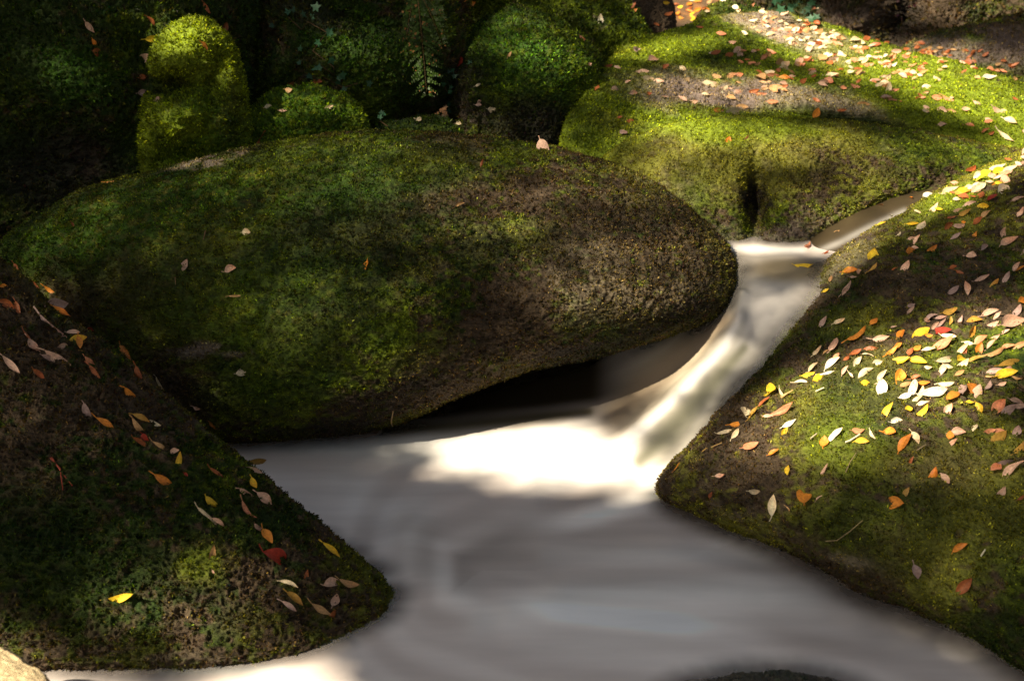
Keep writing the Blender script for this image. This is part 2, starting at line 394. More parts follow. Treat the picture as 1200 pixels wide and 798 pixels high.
boulder('mossy_boulder', [
    (288, 210, 5.3), (296, 60, 5.4), (320, -80, 5.6), (440, -160, 5.8), (560, -90, 5.8), (552, 0, 5.7), (546, 60, 5.6), (522, 112, 5.5), (470, 148, 5.4), (400, 190, 5.3)],
    (420, 30, 5.5), 0.4, 0.7, 'sloping mossy boulder draped with ivy and a fern beside the round boulder',
    colour(green=0.8, bright=0.35, brown=0.35, lichen=0.02, seed=101, warm=-0.45, spots=[(420, 60, 100, 50, 35, 'vivid', 0.7), (470, 100, 70, 30, 40, 'deep', 0.6), (360, 15, 80, 20, 20, 'dark', 0.7)]),
    e=0.8, amp=(0.06, 0.02, 0.008), nth=500, na=280, bumps=[(400, 20, 90, 14, 25, -0.12), (440, 75, 60, 40, 30, 0.08), (340, 60, 50, 50, 0, 0.05)])
boulder('mossy_rock', [
    (284, 185, 4.78), (290, 140, 4.8), (318, 110, 4.85), (360, 102, 4.88), (398, 108, 4.88), (420, 130, 4.86), (432, 160, 4.82), (410, 205, 4.75), (330, 215, 4.75)],
    (358, 155, 4.82), 0.12, 0.25, 'low rounded rock with bright green moss tucked between the sloping and tilted boulders',
    colour(green=1, bright=0.6, brown=0.1, lichen=0, seed=107, warm=-0.4, spots=[(355, 140, 90, 50, 0, 'vivid', 0.8)]),
    e=0.9, amp=(0.03, 0.012, 0.006), nth=360, na=200, bumps=[(330, 122, 30, 6, -20, -0.03), (385, 140, 50, 16, -10, 0.03)])
boulder('mossy_rock', [
    (424, 178, 4.9), (440, 152, 4.95), (480, 140, 5.0), (520, 140, 5.0), (545, 160, 4.98), (560, 200, 4.9), (480, 215, 4.85)],
    (488, 175, 4.92), 0.08, 0.2, 'small dark mossy rock wedged low beneath the fern',
    colour(green=1, bright=0.2, brown=0.4, lichen=0, seed=113, warm=-0.45), e=0.9, amp=(0.02, 0.01, 0.005), nth=260, na=140)
boulder('mossy_boulder', [
    (530, 130, 5.5), (528, 85, 5.55), (543, 52, 5.6), (572, 26, 5.65), (610, 11, 5.7), (645, 20, 5.7), (682, 46, 5.65), (706, 68, 5.6), (700, 110, 5.5),
    (680, 155, 5.4), (660, 200, 5.3), (600, 215, 5.3), (545, 195, 5.35)], (612, 110, 5.5), 0.36, 0.5,
    'round boulder with a green moss cap standing in the dark hollow at top centre',
    colour(green=0.9, bright=0.5, brown=0.3, lichen=0, seed=119, warm=-0.3, spots=[(625, 150, 90, 40, 0, 'dark', 0.85), (540, 110, 25, 60, 0, 'dark', 0.7), (620, 60, 90, 55, 20, 'vivid', 0.75), (650, 90, 40, 30, 40, 'green', 0.8)]),
    e=0.85, amp=(0.05, 0.016, 0.007), nth=460, na=260, bumps=[(645, 42, 45, 5, 35, -0.04), (610, 60, 60, 40, 0, 0.05)])
boulder('mossy_boulder', [
    (540, -20, 7.0), (556, 12, 7.0), (600, 90, 6.9), (700, 90, 6.8), (766, 66, 6.8), (758, 36, 6.9), (738, 8, 7.0), (700, -30, 7.1), (620, -60, 7.2)],
    (650, 15, 6.9), 0.35, 0.5, 'green mossy boulder with pale lichen spots behind the round boulder',
    colour(green=0.9, bright=0.5, brown=0.3, lichen=0.15, seed=127, warm=-0.45, spots=[(702, 24, 6, 9, 0, 'lichen', 1.0), (670, 20, 6, 4, 0, 'lichen', 0.7)]), e=0.9, amp=(0.05, 0.016, 0.008), nth=400, na=200)
boulder('dark_rock', [
    (735, -30, 7.6), (760, -50, 7.6), (784, -10, 7.6), (792, 30, 7.5), (782, 60, 7.4), (755, 60, 7.4), (742, 20, 7.5)], (764, 10, 7.5), 0.2, 0.3,
    'small dark mossless rock standing behind the left shoulder of the sunlit slab', colour(bright=0.1, brown=0.8, lichen=0, seed=131), cat='rock', amp=(0.03, 0.01, 0.005), nth=200, na=120)
boulder('mossy_rock', [
    (812, 46, 6.75), (826, 18, 6.8), (852, 5, 6.85), (880, 10, 6.85), (902, 28, 6.8), (880, 60, 6.7)], (855, 30, 6.8), 0.12, 0.3,
    'small olive moss mound on the crest of the sunlit slab', colour(bright=0.4, brown=0.3, lichen=0, seed=137), cat='rock', amp=(0.03, 0.015, 0.006), nth=260, na=140)
boulder('rock_wall', [
    (860, 40, 9.2), (870, -60, 9.4), (950, -140, 9.5), (1300, -160, 9.5), (1500, -40, 9.4), (1480, 120, 9.1), (1200, 110, 9.0), (1050, 95, 9.0), (950, 70, 9.1)],
    (1150, 0, 9.2), 0.5, 0.8, 'shaded grey brown rock wall rising behind the sunlit slab at top right',
    colour(green=0.4, bright=0.1, brown=0.75, lichen=0.03, seed=139, spots=[(1010, 25, 50, 26, 0, 'rock', 0.3), (1120, 15, 60, 20, 0, 'brown', 0.5), (930, 25, 40, 40, 0, 'deep', 0.8), (1060, 30, 30, 40, 0, 'dark', 0.8)]),
    cat='rock', amp=(0.15, 0.05, 0.02), nth=400, na=200, kindfreq=1.5, bumps=[(1050, 30, 30, 50, 30, -0.3), (920, 20, 30, 60, 0, -0.3)])
boulder('leafy_boulder', [
    (1020, 90, 7.6), (1060, 58, 7.7), (1110, 40, 7.8), (1160, 30, 7.8), (1200, 22, 7.8), (1330, 20, 7.8), (1420, 90, 7.6), (1300, 170, 7.3), (1120, 130, 7.4)],
    (1200, 85, 7.6), 0.25, 0.6, 'bare pinkish grey boulder scattered with leaf litter at the right edge',
    colour(green=0.4, bright=0.4, brown=0.6, lichen=0.1, seed=149, spots=[(1150, 60, 110, 26, 0, 'rock', 0.7), (1170, 95, 60, 16, 20, 'green', 0.9), (1065, 62, 40, 18, -30, 'green', 1.0)]),
    amp=(0.06, 0.02, 0.008), nth=400, na=200)
# ---- wet stones at the water
boulder('wet_rock', [
    (430, 560, 4.5), (470, 470, 4.5), (560, 410, 4.5), (700, 350, 4.5), (800, 320, 4.5), (830, 360, 4.45), (790, 420, 4.4), (730, 480, 4.4), (600, 540, 4.4)],
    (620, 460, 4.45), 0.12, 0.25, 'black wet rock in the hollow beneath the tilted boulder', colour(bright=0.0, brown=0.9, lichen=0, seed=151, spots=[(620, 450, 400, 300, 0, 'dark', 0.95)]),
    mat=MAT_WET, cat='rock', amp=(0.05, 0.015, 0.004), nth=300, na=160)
boulder('wet_rock', [
    (785, 826, 2.64), (815, 808, 2.66), (850, 797, 2.67), (890, 793, 2.68), (940, 794, 2.68), (985, 806, 2.66), (1015, 828, 2.64), (1000, 880, 2.58), (900, 905, 2.56), (800, 880, 2.58)],
    (900, 835, 2.64), 0.06, 0.15, 'wet speckled dark rock breaking the water at the bottom edge', colour(bright=0.2, brown=0.75, lichen=0.1, seed=157, spots=[(890, 830, 200, 70, 0, 'brown', 1.0)]),
    mat=MAT_WET, cat='rock', amp=(0.012, 0.006, 0.004), nth=400, na=200)
boulder('pale_rock', [
    (-160, 730, 2.3), (-60, 736, 2.28), (0, 758, 2.22), (32, 776, 2.16), (62, 806, 2.08), (70, 880, 1.9), (-40, 940, 1.75), (-180, 860, 1.95)],
    (-30, 830, 2.0), 0.04, 0.25, 'pale sandy bare rock at the bottom left corner in front of the dark boulder',
    lambda P, px, py, n: np.clip(np.array([0.55, 0.43, 0.25]) * (1 + 0.25 * fbm(P, 20, 4, 5)[:, None]), 0, 1), cat='rock', amp=(0.012, 0.005, 0.001), nth=300, na=160)
# ------------------------------------------------------------------ ground and water
def ground_sheet():
    xs = np.concatenate([-np.geomspace(400, 6, 40), np.linspace(-5.8, 5.8, 150), np.geomspace(6, 400, 40)])
    ys = np.concatenate([-np.geomspace(400, 1.2, 40), np.linspace(-1, 14, 190), np.geomspace(14.3, 500, 40)])
    X, Y = np.meshgrid(xs, ys)
    Z = -0.35 + 0.35 * sstep(4.9, 6.5, Y) + np.maximum(0, Y - 11) * 0.22 * (1 - sstep(60, 200, Y))
    Z = Z + 0.35 * np.maximum(0, np.abs(X) - 2.2 - 0 * Y) * (1 - sstep(8, 60, np.abs(X)))
    Z = np.where(Y < 1.5, np.maximum(Z, -0.3), Z)
    P = np.stack([X, Y, Z], -1)
    Z = Z + 0.08 * fbm(P, 0.9, 4, 3) + 0.02 * fbm(P, 6, 3, 5)
    P[..., 2] = Z
    r, c = X.shape
    i = np.arange(r - 1)[:, None]; j = np.arange(c - 1)[None]
    F = np.stack([i * c + j, i * c + j + 1, (i + 1) * c + j + 1, (i + 1) * c + j], -1).reshape(-1, 4)
    V = P.reshape(-1, 3)
    a = fbm(V, 1.3, 4, 8); b = fbm(V, 9, 3, 9)
    C = mixc(np.broadcast_to(np.array([0.07, 0.045, 0.025]), V.shape), np.array([0.22, 0.10, 0.035]), sstep(-0.1, 0.4, b))
    C = mixc(C, GD, sstep(0.0, 0.4, a))
    o = np_mesh('ground', V, F, MAT_ROCK, col=C)
    tag(o, kind='structure')
ground_sheet()

# water surface: heights at points seen in the photograph
WC = []
for (px, py, z) in [
    (900, 325, .385), (885, 345, .365), (870, 385, .29), (850, 415, .235), (820, 455, .155), (785, 500, .07), (750, 545, .01),
    (950, 325, .395), (940, 360, .35), (915, 400, .27), (880, 445, .19), (845, 490, .11), (805, 535, .03), (778, 565, .0),
    (840, 385, .26), (800, 430, .14), (760, 475, .06), (722, 515, .01), (760, 400, .17), (720, 440, .08), (680, 480, .02), (800, 370, .22),
    (850, 291, .40), (900, 294, .40), (940, 296, .40), (970, 300, .40), (860, 305, .40), (920, 308, .40), (970, 315, .40), (860, 280, .40), (820, 290, .40),(1000, 330, .40),
    (1000, 400, .3), (950, 480, .15), (900, 560, .03)]:
    p = at_z(px, py, z); WC.append((p[0], p[1], z))
for (px, py) in [(640, 530), (560, 520), (480, 500), (300, 515), (400, 520), (640, 580), (500, 600), (760, 590), (850, 620), (950, 660), (1100, 740), (1200, 790),
                 (1300, 850), (460, 700), (300, 790), (100, 790), (0, 800), (600, 700), (800, 750), (600, 798), (600, 860), (-200, 860), (350, 600), (200, 500), (0, 450), (-300, 500),
                 (560, 480), (620, 480), (500, 450), (400, 420), (1000, 700), (1000, 840), (1400, 950), (100, 700), (100, 1000), (600, 1000), (1200, 1000), (-300, 1000), (0, 380)]:
    p = at_z(px, py, 0.0); WC.append((p[0], p[1], 0.0))
WC.append((0.35, 4.9, 0.12)); WC.append((0.9, 5.0, 0.4)); WC.append((1.6, 5.0, 0.4)); WC.append((-1, 5, 0.0)); WC.append((1.6, 4.4, .4))
WC = np.array(WC)
wf = rbf_fit(WC[:, :2], WC[:, 2], 1e-4)
wx = np.linspace(-2.6, 2.0, 560); wy = np.linspace(1.2, 4.95, 470)
WX, WY = np.meshgrid(wx, wy)
WZ = wf(np.stack([WX.ravel(), WY.ravel()], 1)).reshape(WX.shape)
def gblur(A, s):
    k = int(s * 3); t = np.arange(-k, k + 1); g = np.exp(-t * t / (2 * s * s)); g /= g.sum()
    A = np.pad(A, k, mode='edge')
    A = np.apply_along_axis(lambda r: np.convolve(r, g, 'valid'), 1, A)
    return np.apply_along_axis(lambda r: np.convolve(r, g, 'valid'), 0, A)
WZ = gblur(WZ, 4)
WZ = np.clip(WZ, -0.004, 0.402)
WP = np.stack([WX, WY, WZ], -1)
wpx, wpy, _ = project(WP)
# long-exposure swells: smooth standing waves, real relief in the sheet
def ridge(pts, w, h):
    """raised or sunken smooth line along photographed pixel points"""
    out = np.zeros(WX.shape)
    pts = np.array(pts, float)
    for a, b in zip(pts[:-1], pts[1:]):
        d = b - a; L2 = d @ d
        t = np.clip(((wpx - a[0]) * d[0] + (wpy - a[1]) * d[1]) / L2, 0, 1)
        q = np.hypot(wpx - a[0] - t * d[0], wpy - a[1] - t * d[1])
        out = np.maximum(out, np.exp(-(q / w) ** 2))
    return out * h
relief = (ridge([(868, 350), (862, 385), (820, 435), (770, 485), (722, 525)], 9, .028)
          + ridge([(880, 400), (840, 455), (790, 510), (750, 550)], 16, -.018)
          + ridge([(930, 370), (890, 430), (840, 490), (770, 560)], 14, .012)
          + ridge([(470, 640), (500, 600), (560, 575), (620, 570)], 26, .012)
          + ridge([(480, 620), (500, 680), (560, 710), (640, 700)], 26, .010)
          + ridge([(640, 640), (800, 655), (950, 690)], 14, .006)
          + ridge([(600, 720), (760, 690), (900, 695), (1000, 720)], 16, .008))
WZ = WZ + relief + 0.003 * fbm(WP * np.array([0.5, 2.2, 1]), 3.0, 2, 77)
# upper pool edge foamy lip
WP[..., 2] = WZ
wpx, wpy, _ = project(WP)
c = len(wx); r = len(wy)
i = np.arange(r - 1)[:, None]; j = np.arange(c - 1)[None]
WF = np.stack([i * c + j, i * c + j + 1, (i + 1) * c + j + 1, (i + 1) * c + j], -1).reshape(-1, 4)

def line_mask(px, py, pts, w):
    out = np.zeros(px.shape); pts = np.array(pts, float)
    for k in range(len(pts) - 1):
        a, b = pts[k, :2], pts[k + 1, :2]; d = b - a; L2 = d @ d
        t = np.clip(((px - a[0]) * d[0] + (py - a[1]) * d[1]) / L2, 0, 1)
        ww = w
        if pts.shape[1] > 2: ww = pts[k, 2] + (pts[k + 1, 2] - pts[k, 2]) * t
        q = np.hypot(px - a[0] - t * d[0], py - a[1] - t * d[1])
        out = np.maximum(out, np.exp(-(q / ww) ** 2))
    return out
V = WP.reshape(-1, 3); px, py = wpx.ravel(), wpy.ravel()
foam_light = np.zeros(len(V))
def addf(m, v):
    global foam_light
    foam_light = np.maximum(foam_light, m * v)
addf(line_mask(px, py, [(300, 520, 8), (450, 524, 16), (560, 530, 28), (650, 534, 40), (730, 544, 36), (765, 562, 18)], 1), 1.0)  # plunge foam, whitened further to carry the sunlight on it
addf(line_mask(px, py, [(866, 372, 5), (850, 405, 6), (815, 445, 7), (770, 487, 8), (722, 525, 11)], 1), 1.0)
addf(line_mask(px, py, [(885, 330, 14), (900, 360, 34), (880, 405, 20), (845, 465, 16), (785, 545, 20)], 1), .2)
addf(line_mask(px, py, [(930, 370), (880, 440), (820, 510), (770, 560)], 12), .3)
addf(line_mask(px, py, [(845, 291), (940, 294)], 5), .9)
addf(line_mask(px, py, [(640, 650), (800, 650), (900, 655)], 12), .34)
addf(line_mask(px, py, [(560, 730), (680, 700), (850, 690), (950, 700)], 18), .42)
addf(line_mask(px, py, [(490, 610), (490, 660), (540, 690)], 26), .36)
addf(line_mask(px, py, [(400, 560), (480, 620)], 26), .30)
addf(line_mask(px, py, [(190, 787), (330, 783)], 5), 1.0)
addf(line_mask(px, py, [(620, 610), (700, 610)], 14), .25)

# streaks drawn out along the flow
def along(px, py, pts):
    """distance along and signed distance across a line of photograph points"""
    pts = np.array(pts, float); best = np.full(px.shape, 1e9); S_ = np.zeros(px.shape); T_ = np.zeros(px.shape); acc = 0
    for a, b in zip(pts[:-1], pts[1:]):
        d = b - a; L_ = math.hypot(*d); d = d / L_
        s_ = np.clip((px - a[0]) * d[0] + (py - a[1]) * d[1], 0, L_); ex = px - a[0] - s_ * d[0]; ey = py - a[1] - s_ * d[1]; q = np.hypot(ex, ey)
        m = q < best; best = np.where(m, q, best); S_ = np.where(m, acc + s_, S_); T_ = np.where(m, np.sign(d[0] * ey - d[1] * ex) * q, T_); acc += L_
    return S_, T_
cs_, ct_ = along(px, py, [(925, 300), (900, 345), (865, 405), (815, 470), (745, 555)])
stream = np.stack([cs_ / 140, ct_ / 13, np.zeros_like(cs_)], -1)
st_ch = .6 * vnoise(stream, 61) + .4 * vnoise(stream * np.array([1.3, 2.4, 1]), 62)
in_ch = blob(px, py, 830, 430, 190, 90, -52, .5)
ps_, pt_ = along(px, py, [(760, 560), (620, 600), (520, 640), (520, 700), (640, 740), (860, 760), (1200, 830)])
st_po = fbm(V * np.array([0.55, 3.6, 1.0]) + 0.25 * fbm(V, 1.2, 2, 5)[:, None], 2.2, 3, 41)
st_rg = vnoise(np.stack([ps_ / 260, pt_ / 24, np.zeros_like(ps_)], -1), 63) * np.exp(-(pt_ / 90) ** 2)
foam_light = np.clip(foam_light + in_ch * .22 * st_ch + (1 - in_ch) * (.34 * st_po + .55 * st_rg + .34 * blob(px, py, 730, 680, 300, 120, 8, 1.)) + .08, 0, 1)  # foam and streaks, plus a pale patch painting the lit pool centre
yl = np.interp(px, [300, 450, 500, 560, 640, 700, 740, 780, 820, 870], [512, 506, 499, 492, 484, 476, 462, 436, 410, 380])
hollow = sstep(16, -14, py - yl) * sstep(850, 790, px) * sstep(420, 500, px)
hollow = 1 - sstep(-14, 18, py - yl); hollow = hollow * (1 - sstep(690, 775, px))  # darkens the water under the overhang, its shade painted in
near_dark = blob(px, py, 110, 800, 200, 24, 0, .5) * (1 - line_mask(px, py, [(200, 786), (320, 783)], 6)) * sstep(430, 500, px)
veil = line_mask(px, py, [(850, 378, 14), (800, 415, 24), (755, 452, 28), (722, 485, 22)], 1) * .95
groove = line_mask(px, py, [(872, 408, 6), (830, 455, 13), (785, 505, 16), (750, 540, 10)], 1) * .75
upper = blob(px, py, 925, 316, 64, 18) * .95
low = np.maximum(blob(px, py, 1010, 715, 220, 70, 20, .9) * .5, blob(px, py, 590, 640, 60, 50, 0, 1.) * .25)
foam_light = foam_light * (1 - np.maximum(hollow, np.maximum(veil * .8, np.maximum(groove, upper))))
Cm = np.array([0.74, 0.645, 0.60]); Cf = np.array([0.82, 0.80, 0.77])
WCc = mixc(np.broadcast_to(Cm, V.shape), Cf, foam_light)
WCc = mixc(WCc, np.array([0.27, 0.27, 0.20]), in_ch * .8 * (1 - foam_light))
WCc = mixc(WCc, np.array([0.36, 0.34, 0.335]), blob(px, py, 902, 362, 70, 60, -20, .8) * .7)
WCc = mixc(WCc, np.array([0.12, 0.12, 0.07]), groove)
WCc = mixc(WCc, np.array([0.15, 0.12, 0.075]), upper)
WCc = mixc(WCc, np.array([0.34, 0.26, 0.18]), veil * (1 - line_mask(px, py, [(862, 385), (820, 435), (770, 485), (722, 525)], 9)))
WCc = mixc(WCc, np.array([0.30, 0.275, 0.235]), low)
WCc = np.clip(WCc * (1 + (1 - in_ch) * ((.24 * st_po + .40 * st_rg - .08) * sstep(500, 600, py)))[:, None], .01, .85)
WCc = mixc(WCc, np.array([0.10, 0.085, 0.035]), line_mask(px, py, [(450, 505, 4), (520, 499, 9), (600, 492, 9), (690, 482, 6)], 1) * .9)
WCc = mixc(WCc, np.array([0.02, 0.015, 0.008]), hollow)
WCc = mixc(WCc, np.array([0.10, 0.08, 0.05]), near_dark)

def water_material():
    m, nt, out = new_mat('milky_water'); L = nt.links.new
    at = N(nt, 'ShaderNodeAttribute', attribute_name='Col')
    al = N(nt, 'ShaderNodeAttribute', attribute_name='cover')
    tc = N(nt, 'ShaderNodeTexCoord'); mp = N(nt, 'ShaderNodeMapping'); mp.inputs['Scale'].default_value = (1.0, 6.0, 3.0)
    mp.inputs['Rotation'].default_value = (0, 0, R(6))
    n1 = N(nt, 'ShaderNodeTexNoise', i_Scale=2.6, i_Detail=4.0, i_Roughness=0.55)
    L(tc.outputs['Object'], mp.inputs['Vector']); L(mp.outputs[0], n1.inputs['Vector'])
    rp = N(nt, 'ShaderNodeMapRange', i_From_Min=0.3, i_From_Max=0.7, i_To_Min=0.93, i_To_Max=1.07)
    L(n1.outputs['Fac'], rp.inputs['Value'])
    sc = N(nt, 'ShaderNodeVectorMath', operation='SCALE'); L(at.outputs['Color'], sc.inputs[0]); L(rp.outputs[0], sc.inputs['Scale'])
    b = N(nt, 'ShaderNodeBsdfPrincipled', i_Roughness=0.34, i_IOR=1.33)
    b.inputs['Specular IOR Level'].default_value = 0.6
    L(sc.outputs[0], b.inputs['Base Color'])
    tr = N(nt, 'ShaderNodeBsdfTransparent'); mx = N(nt, 'ShaderNodeMixShader')
    L(al.outputs['Fac'], mx.inputs[0]); L(tr.outputs[0], mx.inputs[1]); L(b.outputs[0], mx.inputs[2]); L(mx.outputs[0], out.inputs['Surface'])
    return m
MAT_WATER = water_material()
# the flow thins to a veil where it is shallow against the stones
from mathutils.kdtree import KDTree
def cover_for(V, names, w):
    sel = []
    lo, hi = V.min(0) - 0.1, V.max(0) + 0.1
    for k, b in BOULD.items():
        if names is None or k in names:
            Q = b['P'][::4, ::4].reshape(-1, 3)
            m = ((Q > lo) & (Q < hi)).all(1); sel.append(Q[m])
    Q = np.concatenate(sel); kd = KDTree(len(Q))
    for i_, q in enumerate(Q): kd.insert(q, i_)
    kd.balance()
    d = np.array([kd.find(v)[2] for v in V])
    return sstep(0.0, w, d)
vis = (px > -60) & (px < 1260) & (py > 200) & (py < 860)
cov = np.ones(len(V))
idx = np.where(vis)[0][:]
cov[idx] = 0.25 + 0.75 * cover_for(V[idx], None, 0.075)
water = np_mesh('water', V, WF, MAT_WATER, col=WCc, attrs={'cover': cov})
tag(water, kind='structure')

# the small slide of water that feeds the upper pool
def slide():
    Lp = catmull_open([(905, 296, .37), (938, 291, .385), (965, 268, .43), (995, 250, .465), (1040, 234, .50), (1085, 223, .53), (1130, 212, .56)], 90)
    Rp = catmull_open([(930, 312, .365), (965, 303, .385), (990, 285, .42), (1020, 266, .455), (1060, 248, .49), (1105, 230, .525), (1150, 215, .555)], 90)
    nu = 40; V = []; 
    for t in np.linspace(-0.15, 1.15, nu):
        pts = Lp * (1 - t) + Rp * t
        P = at_z(pts[:, 0], pts[:, 1], pts[:, 2])
        P[:, 2] += 0.010 * math.sin(t * math.pi) - 0.0
        V.append(P)
    V = np.array(V)
    i = np.arange(nu - 1)[:, None]; j = np.arange(89)[None]
    F = np.stack([i * 90 + j, i * 90 + j + 1, (i + 1) * 90 + j + 1, (i + 1) * 90 + j], -1).reshape(-1, 4)
    V = V.reshape(-1, 3); px, py, _ = project(V)
    fo = np.maximum(line_mask(px, py, [(950, 299), (985, 284), (1020, 266), (1060, 248)], 4) * .22, line_mask(px, py, [(905, 295), (945, 296), (965, 300)], 3) * .5)
    C = mixc(np.broadcast_to(np.array([0.050, 0.037, 0.020]), V.shape), Cf, fo)
    o = np_mesh('water_slide', V, F, MAT_WATER, col=C, attrs={'cover': np.full(len(V), .9)})
    tag(o, kind='structure')
def catmull_open(pts, n):
    pts = np.array(pts, float); P = np.concatenate([2 * pts[:1] - pts[1:2], pts, 2 * pts[-1:] - pts[-2:-1]])
    s = np.linspace(0, len(pts) - 1 - 1e-6, n); i = s.astype(int) + 1; t = (s - i + 1)[:, None]
    p0, p1, p2, p3 = P[i - 1], P[i], P[i + 1], P[i + 2]
    return 0.5 * ((2 * p1) + (-p0 + p2) * t + (2 * p0 - 5 * p1 + 4 * p2 - p3) * t ** 2 + (-p0 + 3 * p1 - 3 * p2 + p3) * t ** 3)
slide()
# ------------------------------------------------------------------ unseen trees added on the left, crowns shaped to dapple the sunlight
bpy.context.view_layer.update()
DG = bpy.context.evaluated_depsgraph_get()
def cast(o, d, dist=60.0):
    ok, loc, nor, idx, ob, mat = scene.ray_cast(DG, Vector(o), Vector(d), distance=dist)
    return (np.array(loc), np.array(nor), ob) if ok else None

SUNNY = [  # where the crowns leave gaps, given by what those gaps light in the photograph: x, y, rx, ry, angle, share, softness
    (640, 260, 270, 120, 15, .5, .8), (330, 448, 110, 40, -15, .2, .6), (730, 340, 150, 70, -20, .80, .7), (430, 200, 230, 50, 0, .34, .6), (110, 255, 110, 35, -30, .12, .6),
    (400, 330, 160, 120, 0, .2, .7),
    (935, 42, 160, 34, 20, 1, .4), (1120, 100, 170, 36, 21, 1, .4), (790, 55, 80, 13, -10, .95, .5), (795, 150, 60, 34, 10, 1, .5), (880, 108, 150, 26, 5, .8, .7),
    (960, 172, 220, 26, 6, .75, .5), (820, 220, 90, 55, 10, .62, .6), (1000, 240, 100, 55, -20, .65, .6), (1110, 180, 100, 26, 8, .55, .6), (720, 110, 50, 60, -30, .15, .8),
    (1150, 206, 130, 24, -30, 1, .5), (1040, 460, 190, 80, -22, 1, .6), (1150, 400, 110, 55, -10, .8, .7), (900, 490, 90, 28, -50, .9, .6), (930, 365, 70, 14, -50, .6, .6), (1000, 295, 70, 20, -45, .65, .6),
    (870, 580, 90, 26, 25, .32, .6), (1005, 662, 60, 16, 25, .6, .6), (950, 545, 150, 50, 20, .22, .8), (1130, 540, 110, 50, 0, .3, .8), (1110, 290, 120, 50, -20, .22, .8), (1080, 640, 160, 70, 25, .07, .8), (1130, 745, 80, 20, 30, .3, .8),
    (650, 534, 160, 38, 3, 1, .7), (520, 522, 90, 9, 4, .8, .4), (745, 548, 40, 34, 0, .9, .5), (900, 365, 44, 40, 0, .18, .7), (820, 470, 80, 34, -50, .24, .7), (1000, 262, 80, 12, -30, .12, .6),
     (790, 455, 110, 12, -47, .55, .6), (800, 520, 60, 24, -50, .45, .6), (890, 293, 60, 9, 0, 1, .5), (900, 315, 70, 14, 0, .2, .6),
    (230, 710, 160, 60, 15, 1, .7), (130, 420, 150, 40, 42, .22, .7), (260, 786, 90, 9, 0, 1, .5), (330, 640, 90, 50, 45, .22, .5), (130, 700, 40, 14, 0, .7, .6), (60, 520, 120, 90, 40, .08, .8),
    (0, 800, 160, 70, 20, 1, .3), (225, 46, 50, 26, 0, 1, .5), (210, 140, 42, 18, 0, .4, .6), (95, 85, 60, 38, 20, .26, .7), (160, 25, 60, 30, 0, .16, .8), (280, 20, 12, 40, 0, .4, .7),
    (360, 122, 70, 20, 0, .4, .8), (430, 65, 90, 35, 35, .28, .8), (630, 50, 80, 40, 20, .5, .8), (690, 25, 70, 25, 20, .3, .8), (1150, 70, 110, 20, 10, .35, .6), (850, 18, 40, 14, 0, .35, .6), (800, 8, 30, 12, 0, .4, .6)]
SHADY = [(545, 395, 46, 120, 25, .85, .5), (1020, 146, 150, 9, 6, .85, .5), (885, 235, 13, 34, 0, .9, .4), (900, 80, 90, 8, 5, .3, .6), (1090, 150, 60, 14, 20, .3, .6)]
def sun_share(px, py):
    T = np.full(px.shape, .020); T = np.where((py > 508) & (px > 275) & (px < 1250), .0006, T)
    for (x, y, rx, ry, a, v, s) in SUNNY: T = np.maximum(T, v * blob(px, py, x, y, rx, ry, a, s))
    for (x, y, rx, ry, a, v, s) in SHADY: T = T * (1 - v * blob(px, py, x, y, rx, ry, a, s))
    T = np.where((px < -120) | (px > 1320) | (py < -200) | (py > 950), .12, T)
    return np.clip(T, .0006, 1)
u_ax = np.cross([0, 0, 1], S); u_ax /= np.linalg.norm(u_ax)     # level, across the sunbeams
v_ax = np.cross(S, u_ax)
LEAF_A = 0.0015
C0 = np.array([0.0, 5.2, 0.3]); HU, HV = 5.4, 3.2
MAXOD = 7.5
ncand = int(4 * HU * HV * MAXOD / (LEAF_A * 0.80))
cu = rng.uniform(-HU, HU, ncand); cv = rng.uniform(-HV, HV, ncand)
cs = rng.uniform(8.0, 11.0, ncand)
Q = C0 + cu[:, None] * u_ax + cv[:, None] * v_ax + cs[:, None] * S
# landing places of the sunbeams, on a fine raster
gs = 0.035
gu = np.arange(-HU, HU + gs, gs); gv = np.arange(-HV, HV + gs, gs)
TG = np.full((len(gu), len(gv)), .15)
H = np.full((len(gu), len(gv), 3), np.nan)
for a_, uu in enumerate(gu):
    for b_, vv in enumerate(gv):
        o_ = C0 + uu * u_ax + vv * v_ax + 3.4 * S
        h = cast(o_, -S, 30)
        if h is not None: H[a_, b_] = h[0]
hp = project(np.nan_to_num(H, nan=-50.0))
okh = ~np.isnan(H[..., 0]) & (hp[2] > 0.2)
TG = np.where(okh, sun_share(hp[0], hp[1]), .12)
TG = np.where(okh & (H[..., 1] < 2.05) & (H[..., 1] > 1.2) & (H[..., 2] > .15) & (H[..., 0] < -.4), 1.0, TG)      # crown opened on purpose to let sun onto the pale corner stone
wt_ = okh & (H[..., 2] < .03) & (TG < .01); dl_ = wt_.copy()
for da in range(-2, 3):
    for db in range(-2, 3): dl_ |= np.roll(np.roll(wt_, da, 0), db, 1)
TG = np.where(dl_ & ~(okh & (H[..., 2] < .03)), .0004, TG)      # no stray sunbeams past the edges of the stones onto the shaded pool
ia = np.clip(np.round((cu + HU) / gs).astype(int), 0, len(gu) - 1); ib = np.clip(np.round((cv + HV) / gs).astype(int), 0, len(gv) - 1)
T = TG[ia, ib]
keep = rng.random(ncand) < np.clip(-np.log(T) / MAXOD, 0, 1)
keep &= Q[:, 2] > 1.2
rk_ = at_depth(20.0, 790.0, 2.15) - C0
keep &= ~((np.abs(cu - rk_ @ u_ax) < .22) & (np.abs(cv - rk_ @ v_ax) < .16))      # leaves cut away so that sun reaches the pale corner stone
Q = Q[keep]
